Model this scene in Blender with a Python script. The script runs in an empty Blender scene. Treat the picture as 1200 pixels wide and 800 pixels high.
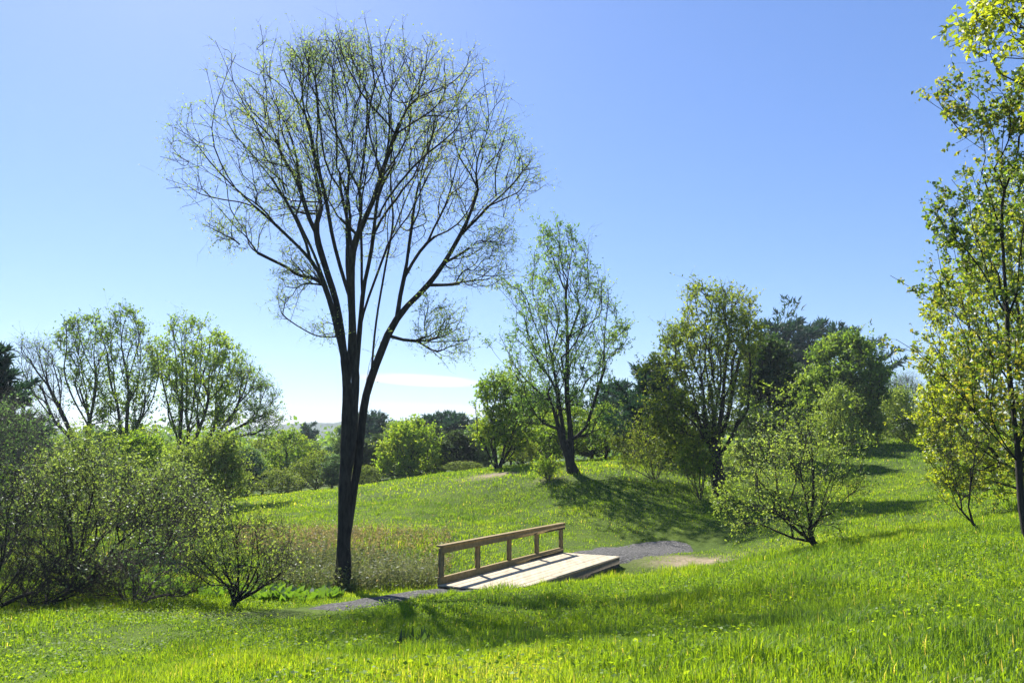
import bpy, math, numpy as np
from mathutils import Vector
DEBUG = False
rng = np.random.default_rng(11)
S = bpy.context.scene
COL = S.collection
# ------------------------------------------------------------------ camera maths
FOC = 900.0; TH = math.radians(8.22); EYE = 1.6
CT, ST = math.cos(TH), math.sin(TH)
def at(px, py, Y):
    """world point seen at photo pixel (px,py), at horizontal distance Y in front of the camera"""
    u = (px - 600.0) / FOC; v = (400.0 - py) / FOC
    k = Y / (CT - v * ST)
    return np.array([u * k, Y, EYE + (ST + v * CT) * k])
def xat(px, Y):
    return (px - 600.0) / FOC * Y * 1.02
# ------------------------------------------------------------------ terrain
CTRL_PX = [
 (0,800,7.4),(300,800,6.3),(600,800,5.5),(900,800,4.9),(1200,800,4.3),
 (0,740,11),(120,715,14),(200,700,16.3),(280,712,15),(403,692,19.5),(350,716,14.6),(430,705,17),(470,698,18),
 (250,680,20),(330,680,21),(300,640,26),(403,640,26),
 (480,600,34),(330,612,33),(240,600,40),(600,600,35),(400,575,46),(290,585,46),(470,563,46),(560,555,44),(670,553,40),
 (670,600,33),(740,575,36),(800,560,40),(870,600,33),(800,622,29.5),(770,636,29),(740,642,28),(815,641,28),(860,653,25),(900,640,25),
 (950,600,30),(1000,560,38),(1000,522,50),(1080,517,52),(900,540,46),(1060,617,24),(945,642,20),(1120,622,17),(1150,560,34),
 (1197,655,11),(700,702,15),(850,662,18.5),(770,672,18.5),(700,682,18),(640,690,16.8),(570,693,16.6),(600,690,17.0),(900,720,10),(1000,700,10),(600,722,13),(500,735,12.5),(420,740,12),(1000,652,16),(1100,640,14),
 (600,760,9),(300,760,9.6),(150,770,9.6)]
CTRL_W = [(0,0,0),(-8,0,-.7),(8,0,.8),(0,-15,.6),(-15,-10,-.8),(15,-10,1.4),(-14,10,-1.1),(-16,20,-1.6),(-25,30,-1.7),
 (-30,45,-1.7),(-20,60,-1.8),(-45,60,-2.2),(0,62,.2),(15,62,1.9),(30,62,3),(45,60,3.4),(26,36,1.6),(22,22,1.1),(16,11,.8),(24,8,1.5),(28,0,2),(-28,5,-1.8),
 (2.6,21.3,-2.25),(.9,22.8,-2.2),(-.6,24.4,-2.15),(-2.6,25.6,-1.95),(-7,26,-1.75),(4.6,20.2,-1.75),(5.4,26.2,-1.72),
 (-1.9,19.0,-1.6),(-.9,18.4,-1.62),(1.75,25.15,-1.66),(3.0,24.6,-1.68)]
P = np.array([at(*c) for c in CTRL_PX] + [np.array(c, float) for c in CTRL_W])
def _ker(d2):
    return np.where(d2 > 1e-9, d2 * np.log(np.maximum(d2, 1e-9)) * .5, 0)
def _fit(P, lam=.6):
    n = len(P); d2 = ((P[:, None, :2] - P[None, :, :2]) ** 2).sum(2)
    A = np.zeros((n + 3, n + 3)); A[:n, :n] = _ker(d2) + np.eye(n) * lam
    A[:n, n] = 1; A[:n, n+1:] = P[:, :2]; A[n, :n] = 1; A[n+1:, :n] = P[:, :2].T
    return np.linalg.solve(A, np.concatenate([P[:, 2], [0, 0, 0]]))
SOL = _fit(P)
_tab = rng.random((64, 64))
def vnoise(x, y):
    xi = np.floor(x).astype(int); yi = np.floor(y).astype(int); fx = x - xi; fy = y - yi
    fx = fx * fx * (3 - 2 * fx); fy = fy * fy * (3 - 2 * fy)
    g = lambda a, b: _tab[a % 64, b % 64]
    return (g(xi, yi) * (1 - fx) + g(xi+1, yi) * fx) * (1 - fy) + (g(xi, yi+1) * (1 - fx) + g(xi+1, yi+1) * fx) * fy
def ground(x, y):
    x = np.atleast_1d(np.asarray(x, float)); y = np.atleast_1d(np.asarray(y, float))
    cx = np.clip(x, -42, 42); cy = np.clip(y, -12, 62)
    out = np.empty(len(x)); n = len(P)
    for i in range(0, len(x), 40000):
        s = slice(i, i + 40000)
        d2 = (cx[s, None] - P[None, :, 0]) ** 2 + (cy[s, None] - P[None, :, 1]) ** 2
        out[s] = _ker(d2) @ SOL[:n] + SOL[n] + SOL[n+1] * cx[s] + SOL[n+2] * cy[s]
    far = np.clip((np.hypot(x - cx, y - cy)) / 120, 0, 1); far = far * far * (3 - 2 * far)
    out = out * (1 - far) + (-1.5) * far
    out += (vnoise(x * .45 + 7, y * .45) - .5) * .09 + (vnoise(x * 1.3, y * 1.3 + 9) - .5) * .05
    return out
def gz(x, y): return float(ground([x], [y])[0])
# ------------------------------------------------------------------ materials
def mat(name):
    m = bpy.data.materials.new(name); m.use_nodes = True; nt = m.node_tree; nt.nodes.clear()
    o = nt.nodes.new('ShaderNodeOutputMaterial')
    return m, nt, o
def N(nt, t, **kw):
    n = nt.nodes.new(t)
    for k, v in kw.items(): setattr(n, k, v)
    return n
def ramp(nt, stops, fac):
    r = N(nt, 'ShaderNodeValToRGB'); e = r.color_ramp.elements
    while len(e) < len(stops): e.new(.5)
    for k, (p, c) in enumerate(stops): e[k].position = p; e[k].color = (*c, 1)
    nt.links.new(fac, r.inputs[0]); return r.outputs[0]
def leaf_mat(name, stops, tcol, tmix=.5, gloss=.03, k=1.42):
    """stops: reflectance over the per-leaf tint; tcol: factor giving the light let through"""
    m, nt, o = mat(name); stops = [(p, tuple(min(.5, x * k) for x in c)) for p, c in stops]; tmix += .05
    a = N(nt, 'ShaderNodeAttribute', attribute_name='tint')
    c = ramp(nt, stops, a.outputs['Fac'])
    d = N(nt, 'ShaderNodeBsdfDiffuse'); nt.links.new(c, d.inputs[0])
    t = N(nt, 'ShaderNodeBsdfTranslucent')
    mx = N(nt, 'ShaderNodeMix', data_type='RGBA', blend_type='MULTIPLY'); mx.inputs[0].default_value = 1
    nt.links.new(c, mx.inputs[6]); mx.inputs[7].default_value = (*tcol, 1); nt.links.new(mx.outputs[2], t.inputs[0])
    s = N(nt, 'ShaderNodeMixShader'); s.inputs[0].default_value = tmix
    nt.links.new(d.outputs[0], s.inputs[1]); nt.links.new(t.outputs[0], s.inputs[2])
    g = N(nt, 'ShaderNodeBsdfGlossy'); g.inputs['Roughness'].default_value = .5; g.inputs[0].default_value = (.9, .95, 1, 1)
    s2 = N(nt, 'ShaderNodeMixShader'); s2.inputs[0].default_value = gloss
    nt.links.new(s.outputs[0], s2.inputs[1]); nt.links.new(g.outputs[0], s2.inputs[2])
    nt.links.new(s2.outputs[0], o.inputs[0]); return m
def rough_mat(name, stops, scale=8, rough=.9, bump=.4, stretch=(1, 1, 1), detail=6, dist=.05):
    m, nt, o = mat(name)
    tc = N(nt, 'ShaderNodeTexCoord'); mp = N(nt, 'ShaderNodeMapping'); mp.inputs['Scale'].default_value = stretch
    nt.links.new(tc.outputs['Object'], mp.inputs[0])
    n = N(nt, 'ShaderNodeTexNoise'); n.inputs['Scale'].default_value = scale; n.inputs['Detail'].default_value = detail
    n.inputs['Roughness'].default_value = .8 if 'gravel' in name else .65
    nt.links.new(mp.outputs[0], n.inputs[0])
    b = N(nt, 'ShaderNodeBsdfPrincipled'); b.inputs['Roughness'].default_value = rough
    b.inputs['Specular IOR Level'].default_value = .25
    nt.links.new(ramp(nt, stops, n.outputs['Fac']), b.inputs['Base Color'])
    bp = N(nt, 'ShaderNodeBump'); bp.inputs['Strength'].default_value = bump; bp.inputs['Distance'].default_value = dist
    nt.links.new(n.outputs['Fac'], bp.inputs['Height']); nt.links.new(bp.outputs[0], b.inputs['Normal'])
    nt.links.new(b.outputs[0], o.inputs[0]); return m
M = {}
M['bark_dark'] = rough_mat('bark_dark', [(.3, (.014, .0125, .011)), (.7, (.058, .052, .046))], 14, .95, .9, (1, 1, .22), 8, .03)
M['bark_grey'] = rough_mat('bark_grey', [(.3, (.045, .04, .034)), (.7, (.12, .105, .09))], 14, .95, .7, (1, 1, .25), 8, .02)
M['bark_pale'] = rough_mat('bark_pale', [(.3, (.09, .08, .07)), (.7, (.20, .18, .155))], 14, .95, .7, (1, 1, .25), 8, .02)
L = leaf_mat
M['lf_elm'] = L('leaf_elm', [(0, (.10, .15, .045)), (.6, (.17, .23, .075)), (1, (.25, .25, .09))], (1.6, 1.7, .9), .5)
M['lf_aspen'] = L('leaf_aspen', [(0, (.05, .09, .03)), (.6, (.10, .16, .045)), (1, (.19, .22, .05))], (1.8, 2.0, .9), .5)
M['lf_olive'] = L('leaf_olive', [(0, (.045, .07, .012)), (.6, (.095, .135, .022)), (1, (.165, .185, .032))], (2.0, 2.0, .8), .5)
M['lf_green'] = L('leaf_green', [(0, (.045, .08, .015)), (.6, (.09, .14, .025)), (1, (.17, .21, .05))], (1.9, 2.0, .7), .5)
M['lf_lime'] = L('leaf_lime', [(0, (.07, .12, .015)), (.6, (.13, .19, .02)), (1, (.21, .23, .03))], (1.9, 2.0, .8), .52)
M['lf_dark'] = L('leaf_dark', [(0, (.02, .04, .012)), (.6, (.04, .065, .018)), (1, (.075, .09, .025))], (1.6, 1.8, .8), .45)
M['lf_shrub'] = L('leaf_shrub', [(0, (.05, .075, .018)), (.5, (.115, .15, .035)), (1, (.22, .25, .09))], (1.6, 1.8, .8), .45, .05)
M['lf_sage'] = L('leaf_sage', [(0, (.05, .08, .03)), (.5, (.09, .14, .05)), (1, (.15, .20, .09))], (1.6, 1.9, .9), .48, .04)
M['lf_vib'] = L('leaf_viburnum', [(0, (.07, .11, .015)), (.5, (.14, .195, .045)), (1, (.25, .30, .11))], (1.7, 1.7, .6), .48, .025)
M['lf_maple'] = L('leaf_maple', [(0, (.035, .055, .014)), (.5, (.10, .14, .02)), (1, (.20, .16, .035))], (1.9, 2.1, .7), .5, .06)
M['lf_bright'] = L('leaf_bright', [(0, (.09, .13, .012)), (.5, (.17, .20, .018)), (1, (.26, .25, .03))], (1.9, 2.0, .7), .52, .05)
M['needle'] = L('needle_pine', [(0, (.012, .03, .018)), (.6, (.022, .048, .03)), (1, (.04, .07, .045))], (1.2, 1.4, .8), .3)
M['broad'] = L('leaf_broad', [(0, (.05, .10, .012)), (1, (.10, .17, .02))], (1.7, 1.7, .7), .5, .08)
M['grass'] = L('grass_blade', [(0, (.06, .115, .03)), (.35, (.12, .20, .016)), (.75, (.20, .28, .02)), (.9, (.30, .34, .05)), (1, (.42, .35, .16))], (1.9, 1.8, .55), .53, .015, 1.18)
M['weed'] = L('dry_weed', [(0, (.07, .09, .03)), (.45, (.13, .14, .06)), (.7, (.20, .15, .075)), (1, (.30, .22, .12))], (1.4, 1.4, .9), .4)
M['gravel'] = rough_mat('grey_gravel', [(.36, (.015, .0145, .014)), (.5, (.085, .083, .078)), (.64, (.26, .25, .24))], 11, .95, 1., (1, 1, 1), 10, .06)
M['dead'] = rough_mat('dead_wood', [(.3, (.08, .06, .045)), (.7, (.2, .16, .13))], 12, .9, .5)
# ------------------------------------------------------------------ mesh helpers
def mesh_obj(name, V, polys, mats, tint=None, mi=None, parent=None, smooth=False, loc=None):
    """polys: list of (n,k) int arrays; mi: material index per poly array"""
    me = bpy.data.meshes.new(name)
    V = np.asarray(V, np.float32)
    polys = [np.asarray(p, np.int32) for p in polys if len(p)]
    me.vertices.add(len(V)); me.vertices.foreach_set('co', V.ravel())
    li = np.concatenate([p.ravel() for p in polys]); tot = np.concatenate([np.full(len(p), p.shape[1], np.int32) for p in polys])
    me.loops.add(len(li)); me.loops.foreach_set('vertex_index', li)
    me.polygons.add(len(tot)); st = np.concatenate([[0], np.cumsum(tot)[:-1]]).astype(np.int32)
    me.polygons.foreach_set('loop_start', st); me.polygons.foreach_set('loop_total', tot)
    if mi is not None:
        me.polygons.foreach_set('material_index', np.concatenate([np.full(len(p), k, np.int32) for p, k in zip(polys, mi)]))
    if smooth: me.polygons.foreach_set('use_smooth', np.ones(len(tot), bool))
    for m in mats: me.materials.append(m)
    if tint is not None:
        at_ = me.attributes.new('tint', 'FLOAT', 'POINT'); at_.data.foreach_set('value', np.asarray(tint, np.float32))
    me.update(calc_edges=True)
    o = bpy.data.objects.new(name, me); COL.objects.link(o)
    if parent is not None: o.parent = parent
    if loc is not None: o.location = loc
    return o
class Geo:
    """collects vertex / face blocks for one mesh"""
    def __init__(s): s.V = []; s.P = {}; s.T = []; s.n = 0
    def add(s, V, faces, tint=.5, m=0):
        V = np.asarray(V, float).reshape(-1, 3); s.V.append(V)
        for f in faces:
            f = np.asarray(f)
            if len(f): s.P.setdefault((m, f.shape[1]), []).append(f + s.n)
        s.T.append(np.broadcast_to(np.asarray(tint, float), (len(V),))); s.n += len(V)
    def build(s, name, mats, parent=None, smooth=False, loc=None):
        ks = sorted(s.P)
        return mesh_obj(name, np.concatenate(s.V), [np.concatenate(s.P[k]) for k in ks], mats, np.concatenate(s.T), [k[0] for k in ks], parent, smooth, loc)
    def box(s, c, size, ax=None, tint=.5, m=0, bev=.006):
        """bevelled box with axes ax (3x3 rows)"""
        ax = np.eye(3) if ax is None else np.asarray(ax, float); h = np.asarray(size, float) / 2
        b = min(bev, h.min() * .4); V = []; 
        sg = [(-1,-1,-1),(1,-1,-1),(1,1,-1),(-1,1,-1),(-1,-1,1),(1,-1,1),(1,1,1),(-1,1,1)]
        for k in range(3):
            for q in sg:
                p = np.array(q) * (h - b); p[k] = q[k] * h[k]; V.append(p)
        V = np.array(V); F4 = []; 
        fc = [(0,3,2,1),(4,5,6,7),(0,1,5,4),(2,3,7,6),(0,4,7,3),(1,2,6,5)]; axs = [2,2,1,1,0,0]
        for f, a in zip(fc, axs): F4.append([a*8+i for i in f])
        ed = [(0,1),(1,2),(2,3),(3,0),(4,5),(5,6),(6,7),(7,4),(0,4),(1,5),(2,6),(3,7)]
        for i, j in ed:
            d = [k for k in range(3) if sg[i][k] == sg[j][k]]
            F4.append([d[0]*8+i, d[0]*8+j, d[1]*8+j, d[1]*8+i])
        F3 = [[i, 8+i, 16+i] for i in range(8)]
        s.add(V @ ax + np.asarray(c, float), [np.array(F4), np.array(F3)], tint, m)
def tag(o, label=None, cat=None, group=None, kind=None):
    for k, v in (('label', label), ('category', cat), ('group', group), ('kind', kind)):
        if v: o[k] = v
    return o
def empty(name, loc):
    o = bpy.data.objects.new(name, None); o.location = loc; o.empty_display_size = .3; COL.objects.link(o); return o
def nrm(a): return a / np.maximum(np.linalg.norm(a, axis=-1, keepdims=True), 1e-9)
def leaves(g, pos, dirs, size, tint, m=0, up=.5, wid=.55, lobes=1, sizevar=.5):
    """one folded leaf blade (or lobes of one) per position, pointing along dirs"""
    n = len(pos)
    if n == 0: return
    L_ = size * (1 + sizevar * rng.uniform(-1, 1, n))[:, None]
    nor = nrm(rng.normal(size=(n, 3)) + np.array([0, 0, up]))
    for k in range(lobes):
        d = nrm(dirs)
        side = nrm(np.cross(d, nor)); nn = np.cross(side, d)
        if lobes > 1:
            a = (k - (lobes - 1) / 2) * .95; d = d * math.cos(a) + side * math.sin(a); side = np.cross(d, nn)
        ll = L_ * (1.0 if k == (lobes - 1) / 2 else .8); w = wid * (.7 if lobes > 1 else 1)
        b = pos; t = pos + d * ll - nn * ll * .08
        r = pos + d * ll * .45 + side * ll * w * .5 + nn * ll * .09
        l = pos + d * ll * .45 - side * ll * w * .5 + nn * ll * .09
        V = np.stack([b, r, t, l], 1).reshape(-1, 3)
        F_ = np.arange(n * 4).reshape(n, 4)
        g.add(V, [F_], np.repeat(tint, 4), m)
def sticks(g, a, d, L_, r, m=0, bend=None, tint=.5):
    """thin two-part twigs: 3-sided, tapering to a point; returns mid points and tips"""
    n = len(a)
    if n == 0: return a, a
    d = nrm(d); L_ = np.broadcast_to(L_, (n,))[:, None]; r = np.broadcast_to(r, (n,))[:, None]
    u = nrm(np.cross(d, nrm(rng.normal(size=(n, 3))))); w = np.cross(d, u)
    if bend is None: bend = rng.normal(size=(n, 3)) * .22
    mid = a + d * L_ * .5 + bend * L_ * .25; tip = a + d * L_ + bend * L_
    V = []
    for c, k in ((a, 1.), (mid, .7)):
        for q in range(3):
            th = q * 2.0944; V.append(c + (u * math.cos(th) + w * math.sin(th)) * r * k)
    V.append(tip); V = np.stack(V, 1).reshape(-1, 3); b = np.arange(n)[:, None] * 7
    q4 = np.concatenate([b + np.array([[i, (i+1) % 3, 3 + (i+1) % 3, 3 + i]]) for i in range(3)])
    q3 = np.concatenate([b + np.array([[3 + i, 3 + (i+1) % 3, 6]]) for i in range(3)])
    g.add(V, [q4, q3], tint, m); return mid, tip
# ------------------------------------------------------------------ trees
def roughen(p, k):
    """breaks the straight runs of an outline into uneven lobes"""
    p = np.asarray(p, float); w = np.ptp(p, axis=0).max(); out = []; c = p.mean(0)
    for a, b in zip(p, np.roll(p, -1, 0)):
        m = max(1, int(np.linalg.norm(b - a) / (w * .07)))
        for q in range(m):
            x = a + (b - a) * q / m; o = x - c; out.append(x + o / max(np.linalg.norm(o), 1e-6) * w * k * rng.uniform(-1.1, .95))
    return np.array(out)
def envelope(polys, n, dscale=1., shell=.35, rag=.46):
    """n points inside the closed outlines (x,z) given their own depth: round in plan"""
    out = []; ar = []
    for p in polys:
        p = np.asarray(p); ar.append(abs(np.sum(p[:, 0] * np.roll(p[:, 1], 1) - p[:, 1] * np.roll(p[:, 0], 1))) / 2)
    for p, a in zip(polys, ar):
        p = np.asarray(p, float); k = max(4, int(n * a / sum(ar))); got = []; lo, hi = p.min(0), p.max(0)
        zz = np.linspace(lo[1], hi[1], 65)[:64] + (hi[1] - lo[1]) / 130; tab = []
        q = np.roll(p, -1, 0)
        for z in zz:
            c = (p[:, 1] > z) != (q[:, 1] > z)
            xs = p[c, 0] + (z - p[c, 1]) / (q[c, 1] - p[c, 1]) * (q[c, 0] - p[c, 0])
            tab.append((xs.min(), xs.max()) if len(xs) else (0, 0))
        tab = np.array(tab)
        while sum(map(len, got)) < k:
            r = rng.uniform(lo, hi, (k * 4, 2)); ins = np.zeros(len(r), bool)
            for (x1, z1), (x2, z2) in zip(p, q):
                c = (z1 > r[:, 1]) != (z2 > r[:, 1])
                ins ^= c & (r[:, 0] < x1 + (r[:, 1] - z1) / ((z2 - z1) or 1e-9) * (x2 - x1))
            r = r[ins]
            t = tab[np.clip(((r[:, 1] - lo[1]) / (hi[1] - lo[1]) * 64).astype(int), 0, 63)]
            hw = (t[:, 1] - t[:, 0]) / 2; u = np.clip((r[:, 0] - t.mean(1)) / np.maximum(hw, 1e-6), -1, 1)
            v = rng.uniform(-1, 1, len(r)); d = np.sqrt(1 - u * u) * hw * dscale * v
            rad = np.sqrt(u * u + (1 - u * u) * v * v); fq = 2.6 / max(hw.max(), .3)
            cl = vnoise(r[:, 0] * fq + 3.1 * d * fq * .3 + 11, r[:, 1] * fq + 23) * .6 + vnoise(d * fq + 41, r[:, 1] * fq * 1.2 + r[:, 0] * fq * .4) * .4
            keep = (rng.random(len(r)) < (1 - shell) + shell * rad ** 1.5) & (cl + .12 * rng.normal(size=len(r)) > rag * (.3 + .7 * rad))
            got.append(np.stack([r[:, 0], d, r[:, 1]], 1)[keep])
        out.append(np.concatenate(got)[:k])
    return np.concatenate(out)
def grow(spos, spar, pts, bf=.35, down=1.6, turn=.55):
    """minimum-spanning growth with a pull towards short ways to the root"""
    n0 = len(spos); n = n0 + len(pts); pos = np.zeros((n, 3)); par = np.full(n, -1); pl = np.zeros(n)
    pos[:n0] = spos; par[:n0] = spar
    for i in range(1, n0):
        if par[i] >= 0: pl[i] = pl[par[i]] + np.linalg.norm(pos[i] - pos[par[i]])
    def cost(i, q):
        d = q - pos[i]; dz = np.where(d[:, 2] > 0, d[:, 2] * .85, d[:, 2] * down)
        l = np.sqrt(d[:, 0] ** 2 + d[:, 1] ** 2 + dz ** 2); cs = (d @ dr[i]) / np.maximum(l, 1e-6)
        return l * (1 + turn * (1 - cs)) + bf * pl[i]
    dr = np.zeros((n, 3)); dr[:, 2] = .0
    for i in range(1, n0):
        if par[i] >= 0: dr[i] = nrm((pos[i] - pos[par[i]])[None])[0]
    best = np.full(len(pts), 1e9); who = np.zeros(len(pts), int)
    zb = pos[0, 2]; zt = pos[:n0, 2].max()
    for i in range(n0):
        if i == 0 and n0 > 2: continue
        c = cost(i, pts); b = c < best; best[b] = c[b]; who[b] = i
    left = np.ones(len(pts), bool)
    for k in range(len(pts)):
        j = int(np.argmin(np.where(left, best, 1e9))); left[j] = False; i = n0 + k
        pos[i] = pts[j]; par[i] = who[j]; pl[i] = pl[who[j]] + np.linalg.norm(pos[i] - pos[who[j]])
        dr[i] = nrm((pos[i] - pos[who[j]])[None])[0]
        c = cost(i, pts); b = c < best; best[b] = c[b]; who[b] = i
    return pos, par
def refine(pos, par, seg, jit=.07, smooth=2, nfix=1):
    """cut long edges into pieces and ease the kinks"""
    P2 = []; R2 = []; new = np.zeros(len(pos), int)
    for i in range(len(pos)):
        p = par[i]
        if p < 0: P2.append(pos[i]); R2.append(-1); new[i] = len(P2) - 1; continue
        e = pos[i] - pos[p]; L_ = np.linalg.norm(e); k = max(1, int(L_ / seg)); prev = new[p]
        for q in range(1, k + 1):
            x = pos[p] + e * q / k
            if q < k: x = x + rng.normal(size=3) * jit * L_ / k
            P2.append(x); R2.append(prev); prev = len(P2) - 1
        new[i] = prev
    pos = np.array(P2); par = np.array(R2)
    n = len(pos); cnt = np.ones(n)
    for i in range(n - 1, 0, -1):
        if par[i] >= 0: cnt[par[i]] += cnt[i]
    main = np.full(n, -1); bc = np.zeros(n)
    for i in range(n):
        p = par[i]
        if p >= 0 and cnt[i] > bc[p]: bc[p] = cnt[i]; main[p] = i
    ok = (par >= 0) & (main >= 0)
    for _ in range(smooth):
        q = pos.copy(); q[ok] = pos[ok] * .5 + .25 * (pos[par[ok]] + pos[main[ok]]); pos = q
    return pos, par, main
def radii(pos, par, rb, rmin, p=2.3):
    n = len(pos); v = np.zeros(n); leaf = np.ones(n, bool)
    leaf[par[par >= 0]] = False; v[leaf] = 1
    p = float(np.clip(math.log(max(leaf.sum(), 3)) / math.log(rb / rmin), 1.75, 3.2))
    for i in range(n - 1, -1, -1):
        if par[i] >= 0: v[par[i]] += v[i]
    return np.maximum(rb * (v / v.max()) ** (1 / p), rmin), leaf
def tubes(g, pos, par, main, rad, sel, m=0, flare=0):
    """round limbs: one tube per unbranched run of the thickest way up"""
    n = len(pos)
    start = [i for i in range(n) if sel[i] and (par[i] < 0 or main[par[i]] != i)]
    for s in start:
        ch = [s]
        while main[ch[-1]] >= 0 and sel[main[ch[-1]]]: ch.append(main[ch[-1]])
        c = pos[ch]; r = rad[ch].copy()
        if par[s] >= 0: c = np.vstack([pos[par[s]], c]); r = np.concatenate([[min(r[0] * 1.15, rad[par[s]])], r])
        if len(c) < 2: continue
        k = 10 if r.max() > .09 else 6 if r.max() > .03 else 4
        if r.max() < .012: k = 3
        t = np.gradient(c, axis=0); t = nrm(t); md = nrm((c[-1] - c[0])[None])[0]
        ref = np.eye(3)[int(np.argmin(np.abs(md)))]
        u = nrm(np.cross(t, ref)); w = np.cross(t, u); th = np.arange(k) * 2 * math.pi / k
        rr = r[:, None] * np.ones(k)
        if k == 10: rr = rr * (1 + .07 * np.sin(th * 3 + s)[None] + .04 * rng.normal(size=rr.shape))
        if flare and par[s] < 0:
            h = c[:, 2] - c[0, 2]; rr = rr * (1 + flare * np.exp(-h / .35)[:, None] * (1 + .35 * np.sin(th * 4 + 1))[None])
        V = c[:, None] + rr[..., None] * (np.cos(th)[None, :, None] * u[:, None] + np.sin(th)[None, :, None] * w[:, None])
        a = np.arange(len(c) - 1)[:, None] * k; j = np.arange(k); j2 = (j + 1) % k
        F_ = np.stack([a + j, a + j2, a + k + j2, a + k + j], -1).reshape(-1, 4)
        g.add(V.reshape(-1, 3), [F_], .5, m)
def to_local(px, base, Y):
    """pixel outline -> (x, z) about the base, on the upright plane at distance Y"""
    return np.array([(at(a, b, Y) - base)[[0, 2]] for a, b in px])
def seeds_from(stems, base, Y, hd):
    pos = [np.array([0, 0, -.15])]; par = [-1]; spx = [None]
    for k, st in enumerate(stems):
        dep = 0; pts = st
        if isinstance(st, dict): dep = st['d']; pts = st['p']
        q = to_local(pts, base, Y); L_ = np.concatenate([[0], np.cumsum(np.linalg.norm(np.diff(q, axis=0), axis=1))])
        fr = L_ / L_[-1]
        pr = None
        for i, (a, f) in enumerate(zip(q, fr)):
            p3 = np.array([a[0], .6 * dep * f ** 1.3, a[1]])
            if i == 0:
                if k == 0: pos.append(np.array([a[0], 0, max(a[1], 0.02)])); par.append(0); pr = len(pos) - 1; continue
                A = np.array(pos); j = int(np.argmin((A[:, 0] - a[0]) ** 2 + (A[:, 2] - a[1]) ** 2))
                pr = j; dz = A[j, 1]; continue
            if k > 0: p3[1] += dz * (1 if f < 1 else 1)
            pos.append(p3); par.append(pr); pr = len(pos) - 1
    return np.array(pos), np.array(par)
def make_tree(name, label, cat, base_px, Y, crown, stems=None, n=300, rb=.12, rmin=.006, bf=.35, seg=.5, dscale=.9, shell=.35,
              leaf='lf_green', lsize=.1, ltwig=4, twigs=3, tlen=.45, bark='bark_dark', tr=.004, group=None, up=.5, lobes=1, wid=.55,
              trunkmin=.02, twig_all=.4, lean=.35, parts=('trunk', 'crown'), bare=None, tintmix=None, flare=.35, p=2.3, droop=0., tvar=.25, down=1.6, base=None, tinth=0., turn=.55, nsub=2, rough=.035, rag=.46):
    if base is None:
        x = xat(base_px[0], Y); base = np.array([x, Y, gz(x, Y)])
    local = [roughen(to_local(c, base, Y), rough) for c in crown]
    pts = envelope(local, int(n * 1.7), dscale, shell, rag)
    pts = pts[pts[:, 2] > .12]
    if stems:
        sp, sr = seeds_from(stems, base, Y, 0)
    else:
        top = np.concatenate(local); cx = np.average(pts[:, 0]); h = top[:, 1].max(); z0 = max(.3, top[:, 1].min())
        hs = np.linspace(0, h * .72, 7); sp = np.array([[0, 0, -.15]] + [[cx * (z / h) + .03 * h * math.sin(z * 1.3 + base[0]) * (z > 0), 0, z] for z in hs]); sr = np.arange(len(sp)) - 1
    return plant(name, label, cat, base, sp, sr, pts, rb, rmin, bf, seg, leaf, lsize, ltwig, twigs, tlen, bark, tr, group, up, lobes, wid, trunkmin, twig_all, lean, parts, bare, flare, p, droop, tvar, down, tinth, turn, nsub)
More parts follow.
